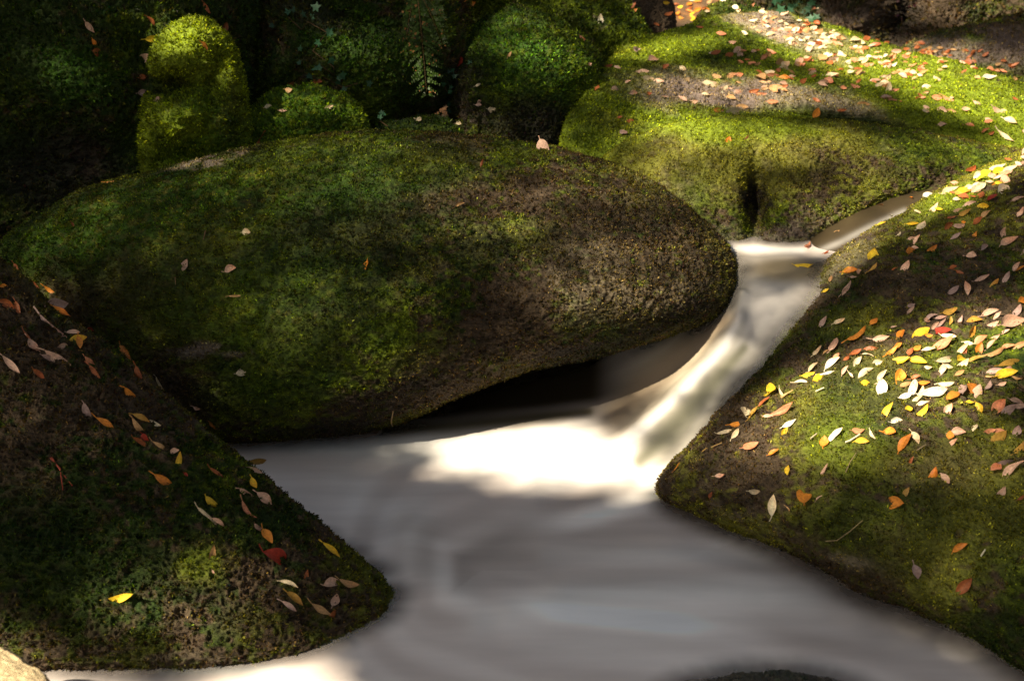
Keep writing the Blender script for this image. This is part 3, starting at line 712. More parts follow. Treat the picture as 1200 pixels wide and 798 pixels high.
def leaf_quads(P, axis, nrm, ln, wd):
    """pointed four-corner blades"""
    side = np.cross(nrm, axis); side /= np.linalg.norm(side, axis=1, keepdims=True) + 1e-9
    a = P - axis * ln[:, None] * .5; b = P + axis * ln[:, None] * .5
    c1 = P - axis * (ln * .08)[:, None] + side * wd[:, None] * .5; c2 = P - axis * (ln * .08)[:, None] - side * wd[:, None] * .5
    V = np.stack([a, c1, b, c2], 1).reshape(-1, 3)
    F = np.arange(len(P) * 4).reshape(-1, 4)
    return V, F
def unit(a): return a / (np.linalg.norm(a, axis=-1, keepdims=True) + 1e-9)
def tube(pts, rad, k=8):
    pts = np.array(pts, float); n = len(pts); V = []
    for i_ in range(n):
        t = pts[min(i_ + 1, n - 1)] - pts[max(i_ - 1, 0)]; t /= np.linalg.norm(t)
        a = np.cross(t, [0.3, 0.2, 1.0]); a /= np.linalg.norm(a); b = np.cross(t, a)
        for j_ in range(k):
            w = 2 * math.pi * j_ / k; V.append(pts[i_] + rad[i_] * (a * math.cos(w) + b * math.sin(w)))
    F = [(i_ * k + j_, i_ * k + (j_ + 1) % k, (i_ + 1) * k + (j_ + 1) % k, (i_ + 1) * k + j_) for i_ in range(n - 1) for j_ in range(k)]
    return np.array(V), np.array(F)
def merge(parts):
    V, F, o_ = [], [], 0
    for v, f in parts: V.append(v); F.append(f + o_); o_ += len(v)
    return np.concatenate(V), np.concatenate(F)
BARK = np.array([0.10, 0.075, 0.05])
tree_xy = [(-11.6, -1.0), (-11.8, 3.2), (-11.4, 7.6)]
tl = ['broadleaf tree nearest the viewer on the left bank shading the foreground', 'middle broadleaf tree on the left bank shading the tilted boulder', 'farthest broadleaf tree on the left bank shading the back slab']
own = np.argmin(np.abs(Q[:, 1][:, None] - np.array([t[1] for t in tree_xy])[None]), 1)
for k, (tx, ty) in enumerate(tree_xy):
    root = bpy.data.objects.new('broadleaf_tree', None); COL.objects.link(root); root.location = (tx, ty, 0.2)
    tag(root, tl[k], 'tree', 'trees on the left bank')
    q = Q[own == k]
    nn = unit(S + rng.normal(0, .42, q.shape)); ax = unit(np.cross(nn, rng.normal(0, 1, q.shape)))
    ln = rng.uniform(.053, .075, len(q)); V, F = leaf_quads(q, ax, nn, ln, ln * .72)
    c = np.array([0.07, 0.10, 0.02]) * rng.uniform(.6, 1.5, (len(q), 1)); c = np.where(rng.random((len(q), 1)) < .25, np.array([.25, .15, .03]), c)
    off = np.array([tx, ty, .2])
    o = np_mesh('crown', V - off, F, MAT_CROWN, col=np.repeat(c, 4, 0), smooth=False); o.parent = root
    cen = q.mean(0) if len(q) else np.array([tx + 2, ty, 4.])
    parts = [tube([(tx, ty, -.3), (tx + .05, ty + .05, 1.5), (tx - .05, ty, 3.0), (tx + .1, ty + .1, 5.6), (tx + .3, ty, 8.5)], [.26, .2, .17, .12, .04], 12)]
    V, F = merge(parts)
    o = np_mesh('trunk', V - off, F, MAT_ROCK, col=np.tile(BARK, (len(V), 1))); o.parent = root
    for b_ in range(5):
        z0 = 3.2 + b_ * 1.1; st = np.array([tx, ty, z0]); en = cen + rng.normal(0, .9, 3) * np.array([.6, 1.2, .5]); md = (st + en) / 2 + np.array([0, 0, .35])
        V, F = tube([st, md, en], [.05, .03, .012], 7)
        o = np_mesh('limb', V - off, F, MAT_ROCK, col=np.tile(BARK, (len(V), 1))); o.parent = root

# a few more trees round about: they close the sky as the wood does
def wood_tree(x, y, h, r, label, n=5200, z0=0.0, zc=None):
    root = bpy.data.objects.new('broadleaf_tree', None); COL.objects.link(root); root.location = (x, y, z0); tag(root, label, 'tree', 'trees of the surrounding wood')
    V, F = tube([(0, 0, -1.5), (.05, 0, h * .3), (-.05, .05, h * .6), (0, 0, h)], [.3, .22, .15, .03], 10)
    o = np_mesh('trunk', V, F, MAT_ROCK, col=np.tile(BARK, (len(V), 1))); o.parent = root
    cl = rng.normal(0, 1, (60, 3)); cl = unit(cl) * rng.uniform(.3, 1, (60, 1)) * np.array([r, r, h * .38]) + np.array([0, 0, h * .68])
    q = cl[rng.integers(0, 60, n)] + rng.normal(0, r * .16, (n, 3))
    nn = unit(rng.normal(0, 1, q.shape) + np.array([0, 0, .7])); ax = unit(np.cross(nn, rng.normal(0, 1, q.shape)))
    ln = rng.uniform(.20, .34, n); V, F = leaf_quads(q, ax, nn, ln, ln * .75)
    c = np.array([0.06, 0.085, 0.02]) * rng.uniform(.6, 1.5, (n, 1)); c = np.where(rng.random((n, 1)) < .3, np.array([.22, .13, .03]), c)
    o = np_mesh('crown', V, F, MAT_CROWN, col=np.repeat(c, 4, 0), smooth=False); o.parent = root
wood_tree(3.5, 13.0, 11, 3.6, 'tall tree on the slope behind the grey rock wall')
wood_tree(-3.5, 13.5, 12, 3.8, 'tall tree on the slope behind the towering dark boulder', z0=.8)
wood_tree(9.5, 9.0, 12, 3.6, 'tall tree far along the right bank')
wood_tree(7.0, 3.0, 10, 3.2, 'tall tree on the right bank beside the leaf strewn boulder')
wood_tree(5.5, -4.5, 10, 3.2, 'tall tree behind the viewer on the right bank')

# ------------------------------------------------------------------ fallen leaves: where each lies (photograph pixels), length, direction, width share, colour
PAL = {'w': ('whitish', (.80, .72, .55)), 'c': ('cream', (.74, .60, .38)), 'p': ('pale pink', (.60, .38, .27)), 'm': ('dull mauve', (.40, .27, .23)), 't': ('tan', (.48, .28, .12)),
       'y': ('yellow', (.75, .50, .03)), 'o': ('orange', (.66, .24, .03)), 'h': ('ochre', (.42, .24, .04)), 's': ('salmon', (.66, .27, .14)), 'r': ('rust brown', (.33, .10, .03)), 'd': ('dark red', (.30, .035, .02))}
RIGHT = """1168 198 18 20 .4 c|1183 201 16 25 .4 c|1136 200 12 30 .4 r|1177 206 14 20 .5 s|1173 224 13 40 .8 w|1163 234 12 30 .5 d|1111 226 18 25 .3 c|1086 231 10 20 .7 w|1070 240 11 30 .4 c
1050 249 15 40 .4 w|1094 246 16 50 .35 c|1079 266 16 45 .35 c|1068 264 13 5 .3 y|1051 276 11 40 .15 c|1136 240 15 20 .5 p|1153 244 15 10 .5 y|1121 248 12 15 .4 p|1132 251 14 30 .5 h|1156 253 14 40 .4 t
1145 260 12 40 .4 r|1115 257 9 10 .5 r|1109 267 12 40 .4 r|1122 266 12 10 .4 p|1130 263 8 30 .5 o|1120 278 14 35 .35 m|1068 280 9 20 .6 p|1076 283 13 60 .4 p|1073 291 8 -10 .5 p|1067 296 12 5 .5 o
1091 294 16 40 .45 o|1145 277 10 70 .6 o|1175 275 14 80 .4 p|1181 285 20 25 .35 p|1192 236 16 25 .35 p|1197 251 12 60 .4 p|1140 302 11 0 .7 p|1152 293 16 40 .25 m|1060 314 16 55 .4 p|1049 317 9 25 .3 r
1126 320 12 -30 .4 r|1116 314 8 20 .5 r|1151 327 17 25 .4 p|1164 332 14 45 .35 h|1134 339 16 100 .45 p|1117 342 16 40 .4 m|1191 314 13 55 .4 p|1179 327 16 60 .35 m|1197 317 12 30 .5 o|1198 295 10 60 .3 m
1068 359 9 20 .6 m|1067 365 14 45 .3 p|1093 375 14 30 .45 m|1084 377 7 -10 .6 p|1104 374 13 10 .4 m|1114 367 16 20 .6 h|1094 382 11 45 .4 p|1104 380 13 45 .3 m|1113 377 9 80 .4 h|1125 376 13 60 .35 m
1141 376 19 0 .5 h|1159 368 19 20 .35 p|1170 371 13 45 .4 p|1179 374 14 40 .35 o|1192 366 16 55 .45 m|1197 355 10 10 .7 o|1163 381 18 25 .35 p|1183 381 27 12 .4 p|1180 391 10 30 .5 p|1078 390 22 30 .55 y
1105 390 22 5 .4 d|1088 393 8 0 .5 o|1112 396 16 -5 .4 c|1135 390 14 60 .4 h|1054 393 12 50 .5 o|1052 406 9 40 .5 o|1103 405 34 35 .32 s|1088 410 15 10 .3 c|1074 409 10 30 .6 o|1067 415 12 60 .5 r
1136 402 11 -10 .4 c|1128 412 24 50 .25 c|1105 422 19 15 .25 c|1132 413 14 80 .4 r|1123 423 11 40 .6 y|1127 426 17 35 .4 c|1149 399 16 35 .45 s|1148 410 17 80 .5 o|1163 406 14 50 .4 p|1168 396 12 20 .4 p
1163 413 27 25 .18 t|1144 423 22 20 .2 h|1182 409 15 15 .5 s|1195 405 18 25 .35 t|1077 425 18 -10 .45 y|1056 423 21 15 .45 y|1087 432 8 0 .6 c|1105 434 12 80 .75 c|1111 430 10 -20 .6 c|1123 438 11 30 .4 t
1109 451 17 5 .4 c|1052 441 15 70 .75 o|1074 443 11 20 .4 r|1061 452 13 20 .4 t|1081 451 14 5 .4 o|1071 458 22 75 .4 w|1061 465 15 20 .5 w|1093 463 28 12 .5 w|1078 462 15 60 .35 c|1074 470 15 40 .3 c
1082 476 16 20 .35 c|1063 481 8 10 .7 y|1081 483 19 45 .4 y|1117 465 19 30 .3 o|1110 482 16 60 .45 p|1131 460 18 100 .4 m|1138 458 15 60 .5 o|1145 460 19 70 .55 p|1136 474 9 0 .6 y|1147 478 13 -60 .6 y
1165 435 17 15 .4 m|1181 425 22 15 .45 h|1180 434 10 30 .5 p|1178 441 24 15 .45 y|1190 445 11 -10 .4 t|1163 443 15 10 .2 t|1174 450 9 20 .5 p|1158 454 11 60 .4 m|1170 478 22 50 .6 s|1182 481 21 40 .5 m
1189 472 15 -20 .4 p|1195 478 13 10 .5 p|965 380 18 65 .35 m|985 378 13 25 .5 c|969 342 8 30 .5 y|989 343 10 50 .4 p|1003 394 25 35 .2 o|1024 379 10 45 .5 o|1047 385 8 15 .4 p|1033 397 18 10 .45 p
978 407 17 60 .35 p|968 414 9 30 .2 t|959 413 14 50 .35 c|981 419 9 40 .6 s|975 427 20 40 .35 w|970 438 17 15 .2 w|959 443 15 25 .55 y|953 432 14 45 .3 c|947 440 15 15 .5 y|939 450 15 0 .3 c
907 460 14 15 .75 y|922 464 19 30 .2 t|915 462 11 -60 .3 c|919 480 29 30 .3 s|990 435 12 55 .35 p|1004 425 15 60 .45 c|1016 418 13 -10 .12 c|1028 425 12 20 .6 c|1002 415 15 25 .4 r|1019 410 18 10 .4 r
1045 411 19 45 .25 o|1013 438 20 35 .3 c|997 441 8 -50 .3 c|1013 449 9 0 .8 y|1033 443 17 55 .3 c|1033 456 20 80 .6 w|992 421 8 40 .6 r|897 473 16 40 .4 r|871 485 15 100 .5 c|863 497 17 10 .4 o
886 485 19 55 .3 h|850 508 17 15 .35 c|861 510 14 55 .4 c|900 489 11 0 .4 p|925 497 17 30 .35 w|919 507 12 60 .5 y|879 524 18 20 .5 s|908 532 13 30 .5 o|925 552 12 80 .55 y|843 559 11 10 .55 p
883 575 13 0 .45 c|796 548 11 55 .25 o|966 519 12 80 .7 o|981 511 21 45 .4 w|1004 506 13 5 .5 s|1010 517 15 0 .45 y|1024 510 12 -55 .25 c|1043 508 14 0 .7 o|1041 483 23 60 .35 y|1049 494 14 5 .5 w
1060 520 24 55 .35 o|966 551 18 60 .2 p|944 583 24 82 .42 o|960 582 9 35 .2 p|1051 589 18 -10 .7 o|1063 577 12 60 .5 h|1068 540 12 70 .3 r|905 595 24 85 .32 c|834 582 8 70 .5 r|1124 642 18 30 .4 o
1073 671 16 -75 .6 m|1129 687 24 45 .5 r|1072 514 15 -60 .45 c|1113 511 9 80 .8 o|1123 508 16 5 .6 p|1118 520 17 40 .3 p|1143 503 9 60 .5 c|1156 505 14 20 .4 s|1170 505 15 0 .5 s|1169 513 22 40 .45 h
1192 507 13 70 .6 m|1195 525 19 50 .4 h|1176 542 21 10 .55 m|1165 550 13 30 .5 s|1188 555 34 45 .25 p|1172 578 18 55 .45 p|1196 586 10 40 .3 r|1091 556 21 60 .4 o|1106 562 17 -45 .4 p|1021 301 16 70 .6 y
990 318 13 50 .4 y|998 319 15 10 .5 o|1008 319 12 20 .4 p|1000 327 8 0 .5 p|993 338 17 55 .35 p|1023 316 15 45 .25 h|975 328 8 70 .6 t|1033 263 11 20 .3 y|926 598 7 -60 .2 t"""
LEFT = """4 335 9 0 .5 o|8 357 20 -30 .5 r|22 362 15 -70 .4 r|21 314 11 -60 .4 r|60 340 14 -35 .3 o|44 334 10 -50 .3 r|62 359 24 5 .4 m|71 367 21 -30 .35 o|65 383 38 -40 .2 m|86 392 14 0 .5 p|91 398 19 10 .5 y
93 405 15 -80 .3 o|72 405 10 10 .7 p|40 407 19 -50 .4 p|32 395 13 -50 .15 r|106 387 9 0 .6 d|126 401 14 -40 .3 t|68 418 32 -30 .3 p|55 422 19 -35 .3 m|14 430 26 -45 .25 p|104 425 19 -35 .4 s|147 413 19 -55 .3 o
154 420 15 -50 .2 t|113 436 19 -50 .25 r|165 438 21 -60 .3 r|190 449 19 -60 .3 c|157 463 28 -40 .25 o|104 481 20 -60 .4 m|122 497 22 -30 .35 o|163 498 23 -50 .25 t|165 490 20 -25 .3 h|185 496 13 -25 .3 c
172 512 13 -50 .6 d|162 518 20 -35 .25 r|188 523 22 -30 .2 t|207 529 10 20 .6 p|232 479 8 -20 .5 p|250 498 10 -50 .5 o|193 564 27 -35 .35 o|208 540 22 75 .3 y|217 556 6 -40 .6 d|253 554 19 -35 .2 r|302 541 19 5 .6 h
299 551 15 -25 .35 p|298 568 13 -65 .5 y|289 575 19 -30 .3 p|310 583 21 -40 .5 p|249 587 19 -35 .4 y|243 609 35 -40 .15 c|256 611 16 -35 .3 p|290 601 25 -50 .2 s|300 620 13 -35 .5 p|313 630 19 -55 .5 o
250 648 25 80 .25 t|320 656 31 -35 .4 d|251 669 5 -60 .5 p|360 674 13 80 .4 r|340 686 21 -20 .2 c|344 702 23 -40 .35 h|340 710 19 -35 .3 m|374 716 25 -30 .3 t|389 719 10 0 .7 r|392 705 14 70 .6 p|387 686 19 5 .4 p
408 685 23 -15 .4 t|388 643 25 -40 .25 y|139 699 38 17 .2 y|43 440 15 -40 .5 r"""
CENTRE = """219 312 14 70 .8 p|272 317 13 20 .65 p|290 272 9 0 .8 c|433 310 13 80 .5 o|284 438 14 10 .7 c|638 174 20 -60 .6 p|277 346 16 2 .15 t|565 193 13 80 .25 r|537 240 12 25 .3 t|133 213 14 5 .3 o|84 265 8 -60 .4 r"""
BACK = """106 32 14 -50 .45 p|111 50 10 -60 .5 o|112 63 11 -30 .7 r|171 68 12 50 .7 p|180 47 19 -5 .4 y|176 25 14 -50 .3 r|187 118 8 10 .8 p|167 108 10 10 .8 m|167 92 9 10 .8 r|243 10 13 -60 .35 r|262 33 15 -70 .4 r|238 55 11 -50 .5 o
339 106 8 0 .7 t|313 126 9 5 .5 c|332 130 9 0 .3 p|385 126 12 25 .4 c|305 160 22 55 .2 r|371 98 14 5 .5 r|343 99 9 0 .6 r|577 128 9 0 .9 c|561 125 7 0 .8 p|562 119 6 40 .6 p|561 100 7 25 .4 c|597 65 10 60 .3 t|540 75 9 10 .8 d
492 142 7 -10 .6 c|538 146 7 0 .7 c|679 46 14 -10 .5 r|690 78 9 40 .7 p|702 24 12 80 .5 w|852 165 10 60 .7 o|873 163 9 70 .6 s|858 131 18 5 .4 c|841 131 12 0 .7 o|1040 104 16 75 .4 c|1016 77 14 5 .4 s
955 132 12 60 .7 o|1010 122 14 0 .4 t|1046 117 20 -10 .3 s|1110 116 14 -25 .3 s|1145 122 12 -30 .4 p|1172 130 20 -25 .3 p|1178 161 22 -35 .2 c|1185 143 14 -20 .4 c|1104 147 10 10 .5 p|1083 62 10 70 .5 o|1158 93 14 5 .4 w|1137 147 10 -10 .4 s
765 72 12 5 .5 p|752 85 14 5 .4 p|758 92 12 -5 .5 c|772 96 12 0 .4 p|741 110 9 5 .5 p|720 106 9 0 .5 p|736 98 8 30 .5 p|726 140 8 20 .6 r|737 143 8 20 .6 r|730 157 9 5 .6 m|744 62 14 30 .3 m|780 80 9 40 .6 r|700 105 7 60 .5 r|712 78 10 20 .4 r
880 75 12 5 .4 s|905 88 14 0 .4 s|920 92 12 -5 .4 o|935 78 12 0 .4 t|898 96 12 0 .5 t|838 92 14 0 .5 t|832 98 18 0 .4 c|850 104 14 0 .4 p|866 88 12 5 .4 s|892 110 12 0 .4 s|812 120 14 5 .4 p|905 120 12 0 .4 s|870 125 14 0 .4 t|964 98 12 0 .4 p|975 90 14 10 .4 c"""
WATERL = """942 312 20 3 .45 y|948 289 14 35 .3 s|984 268 10 25 .25 t|1031 239 16 15 .25 t|1062 230 18 12 .2 o|967 297 9 30 .3 r"""
def parse(s): return [(float(a), float(b), float(c), float(d), float(e), f) for a, b, c, d, e, f in (x.split() for ln in s.split('\n') for x in ln.split('|'))]
SPOTS = []
for setn, where, txt in (('R', 'broad right boulder', RIGHT), ('L', 'left foreground boulder', LEFT), ('C', 'tilted central boulder', CENTRE), ('B', None, BACK), ('W', 'upper water', WATERL)):
    for (x, y, l, a, w, k) in parse(txt):
        r_ = ray(x, y)
        h = cast(CAMP, r_, 30)
        if h is None: continue
        SPOTS.append(dict(set=setn, where=where, x=x, y=y, l=l, a=a, w=w, k=k, P=h[0], n=h[1], ob=h[2].name))
LITTER = []
def scatter(n, x, y, rx, ry, ang, cols, l0=7, l1=13):
    c_, s_ = math.cos(R(ang)), math.sin(R(ang))
    for _ in range(n):
        u_, v_ = rng.normal(0, .5, 2)
        qx = x + u_ * rx * c_ - v_ * ry * s_; qy = y + u_ * rx * s_ + v_ * ry * c_
        h = cast(CAMP, ray(qx, qy), 30)
        if h is None or h[1][2] < .15: continue
        LITTER.append(dict(x=qx, y=qy, l=rng.uniform(l0, l1), a=rng.uniform(-30, 40), w=rng.uniform(.35, .7), k=cols[rng.integers(0, len(cols))], P=h[0], n=h[1]))
scatter(130, 950, 42, 120, 22, 20, 'wwccccpptsr', 6, 12)
scatter(60, 940, 80, 110, 18, 10, 'cpssrrt')
scatter(26, 870, 110, 120, 24, 5, 'cpptr')
scatter(50, 1080, 105, 130, 26, 25, 'csrtp')
scatter(60, 1110, 70, 90, 22, 5, 'rrstp', 6, 10)
scatter(40, 1180, 80, 60, 14, 15, 'rrst', 6, 10)
scatter(24, 790, 12, 50, 16, 0, 'oorry', 6, 11)
scatter(40, 1100, 60, 120, 10, 10, 'rrt', 6, 9)
scatter(46, 1170, 205, 70, 12, -30, 'cyorpp', 8, 14)
scatter(14, 500, 0, 60, 30, 0, 'rro', 6, 9)

TWIGS = [([(58, 535), (66, 550), (73, 572)], .0016, (.35, .06, .03), 'thin red twig hanging down the left boulder, the left of a pair'),
         ([(60, 537), (74, 550), (84, 566)], .0016, (.35, .06, .03), 'thin red twig slanting down the left boulder, the right of a pair'),
         ([(968, 634), (982, 632), (996, 624), (1013, 610)], .0016, (.35, .26, .12), 'long bent straw-coloured twig on the lower flank of the right boulder'),
         ([(1148, 655), (1156, 647)], .0022, (.6, .55, .4), 'short pale stick low on the right boulder above the rust brown leaf'),
         ([(989, 521), (999, 517), (1009, 513)], .0024, (.75, .65, .5), 'straight whitish stick on the sunlit belly of the right boulder'),
         ([(950, 517), (957, 511)], .0020, (.6, .5, .35), 'short pale stick left of the orange and white leaf pair'),
         ([(957, 461), (967, 456)], .0022, (.7, .6, .4), 'short cream stick below the yellow leaf cluster'),
         ([(993, 555), (998, 544), (1005, 534)], .0014, (.35, .26, .14), 'thin brown curved twig on the low flank of the right boulder'),
         ([(836, 527), (848, 521)], .0018, (.35, .22, .08), 'short tan twig beside the chute at the left edge of the right boulder'),
         ([(824, 532), (829, 527)], .0018, (.40, .24, .06), 'tiny ochre twig nearest the chute on the right boulder'),
         ([(1073, 532), (1083, 522)], .0014, (.35, .26, .16), 'thin grey brown twig above the brown leaf on the right boulder'),
         ([(457, 481), (458, 490), (458, 497)], .0022, (.45, .30, .14), 'short upright tan stick at the waterline of the tilted boulder'),
         ([(239, 273), (241, 283)], .0014, (.3, .15, .08), 'tiny rust twig in the upper left green moss of the tilted boulder'),
         ([(205, 325), (206, 335)], .0014, (.3, .18, .08), 'tiny brown twig below left of the pale round leaf')]
TW = []
for pts, rad, colr, label in TWIGS:
    W_ = []
    for (x, y) in pts:
        h = cast(CAMP, ray(x, y), 30)
        if h is not None: W_.append(h[0] + h[1] * .010)
    if len(W_) > 1: TW.append((W_, rad, colr, label))

IVY = []
for pts_, lab_, l_ in [([(335, 25), (350, 38), (362, 30), (378, 40), (372, 62), (388, 75), (392, 92), (378, 84), (365, 88), (405, 105), (414, 98)], 'dark green ivy trailing across the face of the sloping boulder', 9),
                  ([(545, 60), (525, 85), (520, 100), (528, 112), (518, 122), (529, 128)], 'thin ivy strand hanging in the dark gap left of the round boulder', 6),
                  ([(905, 4), (925, 10), (940, 20), (955, 8), (945, 30), (915, 26)], 'bluish green ivy patch on the dark rock wall above the slab crest', 9),
                  ([(438, 148), (446, 146), (452, 150)], 'small bright leafy sprig on the tilted boulder rim under the fern', 6)]:
    q_ = []
    for (x, y) in pts_:
        h = cast(CAMP, ray(x, y), 30)
        if h is not None: q_.append((h[0], h[1]))
    IVY.append((q_, lab_, l_, len(IVY)))
# ------------------------------------------------------------------ moss: small upright leaves growing out of each stone
def moss_on(label, per_m2, size, front=0.62, cut=0.0, name='moss', wr=0.4):
    B = BOULD[label]; P, n = B['P'], B['n']; rows = int(B['na'] * 1.02) ; P = P[:rows]; n = n[:rows]
    P2 = np.roll(P, -1, 1)
    e1 = P2[:-1] - P[:-1]; e2 = P[1:] - P[:-1]
    A = np.linalg.norm(np.cross(e1, e2), axis=2)
    N_ = int(A.sum() * per_m2)
    cum = np.cumsum(A.ravel()); k = np.searchsorted(cum, rng.random(N_) * cum[-1]); k = np.clip(k, 0, A.size - 1)
    r_, c_ = np.unravel_index(k, A.shape)
    a, b = rng.random(N_)[:, None], rng.random(N_)[:, None]
    Q = P[r_, c_] + e1[r_, c_] * a + e2[r_, c_] * b; nn = n[r_, c_]
    px, py, dp = project(Q)
    vis = (px > -90) & (px < 1290) & (py > -70) & (py < 870) & (Q[:, 2] > -.02)
    view = unit(CAMP - Q); vis &= (nn * view).sum(1) > -.35
    Q, nn, px, py = Q[vis], nn[vis], px[vis], py[vis]
    C = B['colf'](Q + rng.normal(0, .004, Q.shape), px, py, nn) * np.array([1.0, .93, .55])
    lum = C.sum(1); gr = (C[:, 1] - C[:, 2]) / (lum + 1e-6)
    pk = np.clip((gr - .06) / .30, 0, 1) * .85 + .15
    clump = sstep(-.45, .15, fbm(Q, 45, 3, 5))
    pk *= .35 + .65 * clump
    kp = rng.random(len(Q)) < pk
    Q, nn, C, clump, gr = Q[kp], nn[kp], C[kp], clump[kp], gr[kp]
    m = len(Q)
    d = unit(nn * rng.uniform(.25, 1.0, (m, 1)) + unit(rng.normal(0, 1, (m, 3))) * .75 + np.array([0, 0, .15]))
    ln = size * rng.uniform(.5, 1.35, m) * (.6 + .5 * clump)
    side = unit(np.cross(d, rng.normal(0, 1, (m, 3)))); w = (ln * wr * rng.uniform(.6, 1.3, m))[:, None]
    base = Q - nn * size * .15; tip = base + d * ln[:, None]; mid = base + d * (ln * .5)[:, None] + nn * (ln * .08)[:, None]
    V = np.stack([base, mid + side * w * .5, tip, mid - side * w * .5], 1).reshape(-1, 3); F = np.arange(m * 4).reshape(-1, 4)
    v = np.exp(rng.normal(-.1, .62, (m, 1))) * (1 + .45 * vnoise(Q * 70, 31) + .35 * vnoise(Q * 24, 33))[:, None] * (1 + .35 * (rng.random((m, 1)) < .12))
    Cc = np.clip(C * v * np.array([1.0, 1.0, 1.0]) + rng.normal(0, .006, (m, 3)), .003, .7)
    o = np_mesh(name, V, F, MAT_MOSS, parent=B['ob'], col=np.repeat(Cc, 4, 0), smooth=False)
    o['kind'] = 'stuff'
    return m
tot = 0
for key, dens, size in [
    ('huge tilted', 72000, .0082), ('dark mossy boulder in the left', 62000, .0080), ('broad mossy boulder on the right', 70000, .0070), ('broad sunlit', 36000, .010),
    ('low mossy rock face', 70000, .0072), ('towering', 24000, .014), ('narrow upright', 40000, .012), ('sloping', 24000, .014), ('low rounded', 34000, .012), ('small dark mossy rock', 34000, .011),
    ('round boulder', 26000, .013), ('green mossy boulder', 18000, .016), ('small olive', 20000, .015), ('shaded grey', 3000, .03), ('bare pinkish', 9000, .018)]:
    lab = [k for k in BOULD if k.startswith(key)]
    assert len(lab) == 1, (key, lab)
    c_ = moss_on(lab[0], dens, size); tot += c_
print('moss leaves', tot)

# ------------------------------------------------------------------ one fallen leaf
def leaf_mesh(P, n, ang, lpx, wr, colour_, seed_, lift=.007, tilt=.3, stalk=True):
    """blade with folded midrib, curl and stalk; returns V, F, C in world space"""
    r0 = np.random.default_rng(seed_)
    vdir = P - CAMP; dep = vdir[1] * CP - vdir[2] * SP; vr = vdir / np.linalg.norm(vdir)
    L_ = lpx * dep / FPX
    n = unit(n * (1 - tilt) - vr * tilt + r0.normal(0, .16, 3))
    right = np.array([1., 0, 0]); up = np.array([0, SP, CP])
    di = right * math.cos(R(ang)) + up * math.sin(R(ang))
    t = np.cross(np.cross(vr, di), n); t = unit(t)
    if t @ di < 0: t = -t
    perp = math.sqrt(max(1e-4, 1 - (t @ vr) ** 2)); L3 = L_ / max(perp, .62)
    s = unit(np.cross(n, t))
    NU, NV = 11, 5
    u = np.linspace(0, 1, NU); vv = np.linspace(-1, 1, NV)
    kind = r0.random()
    prof = (np.sin(np.pi * u ** (.75 + .35 * kind)) ** .85) * (1 - .12 * u)
    W = L3 * max(wr, .16) * .5 * prof + L3 * .004
    curl = r0.uniform(-.10, .42) * (1.2 - wr); fold = r0.uniform(.05, .75) ; wob = r0.uniform(.02, .07); twist = r0.uniform(-.5, .5); bend = r0.uniform(-.12, .12)
    sg = 1 if r0.random() < .72 else -1
    pts = np.zeros((NU, NV, 3))
    ph = r0.uniform(0, 6)
    for i_, uu in enumerate(u):
        x = (uu - .5) * L3; z = sg * curl * L3 * ((uu - .5) ** 2 * 2 - .12) + L3 * .02
        yb = bend * L3 * math.sin(math.pi * uu)
        tw = twist * (uu - .5)
        for j_, q in enumerate(vv):
            w_ = W[i_] * q; zz = sg * fold * abs(w_) * .8 + wob * L3 * math.sin(uu * 9 + ph + q * 1.6) * abs(q) * .5
            y_ = w_ * math.cos(tw) * (1 - .15 * fold); zz += w_ * math.sin(tw)
            pts[i_, j_] = P + t * x + s * (yb + y_) + n * (lift + max(z + zz, -.002))
    V = pts.reshape(-1, 3)
    i_ = np.arange(NU - 1)[:, None]; j_ = np.arange(NV - 1)[None]
    F = np.stack([i_ * NV + j_, i_ * NV + j_ + 1, (i_ + 1) * NV + j_ + 1, (i_ + 1) * NV + j_], -1).reshape(-1, 4)
    # colour: base, browner tip or spots, paler midrib
    c = np.array(colour_) * r0.uniform(.85, 1.12); c2 = c * np.array([.72, .55, .45]); 
    if r0.random() < .3: c2 = np.minimum(c * np.array([1.1, .7, .5]), .8)
    g = sstep(.2, .9, np.repeat(u, NV) + .25 * np.sin(np.tile(vv, NU) * 4 + ph) * r0.uniform(-1, 1) + r0.uniform(-.5, .2))
    C = c[None] * (1 - g[:, None] * .6) + c2[None] * g[:, None] * .6
    mr = np.tile(np.abs(vv) < .1, NU); C[mr] = C[mr] * 1.12
    if stalk:
        k = len(V); a0 = pts[0, 2]; a1 = a0 - t * L3 * r0.uniform(.12, .3) + s * L3 * r0.uniform(-.1, .1) + n * .004
        w0 = L3 * .014 + .0006
        sv = np.array([a0 + s * w0, a0 - s * w0, a1 - s * w0, a1 + s * w0])
        V = np.concatenate([V, sv]); F = np.concatenate([F, [[k, k + 1, k + 2, k + 3]]]); C = np.concatenate([C, np.tile(c * .9, (4, 1))])
    return V, F, np.clip(C, .003, .85)

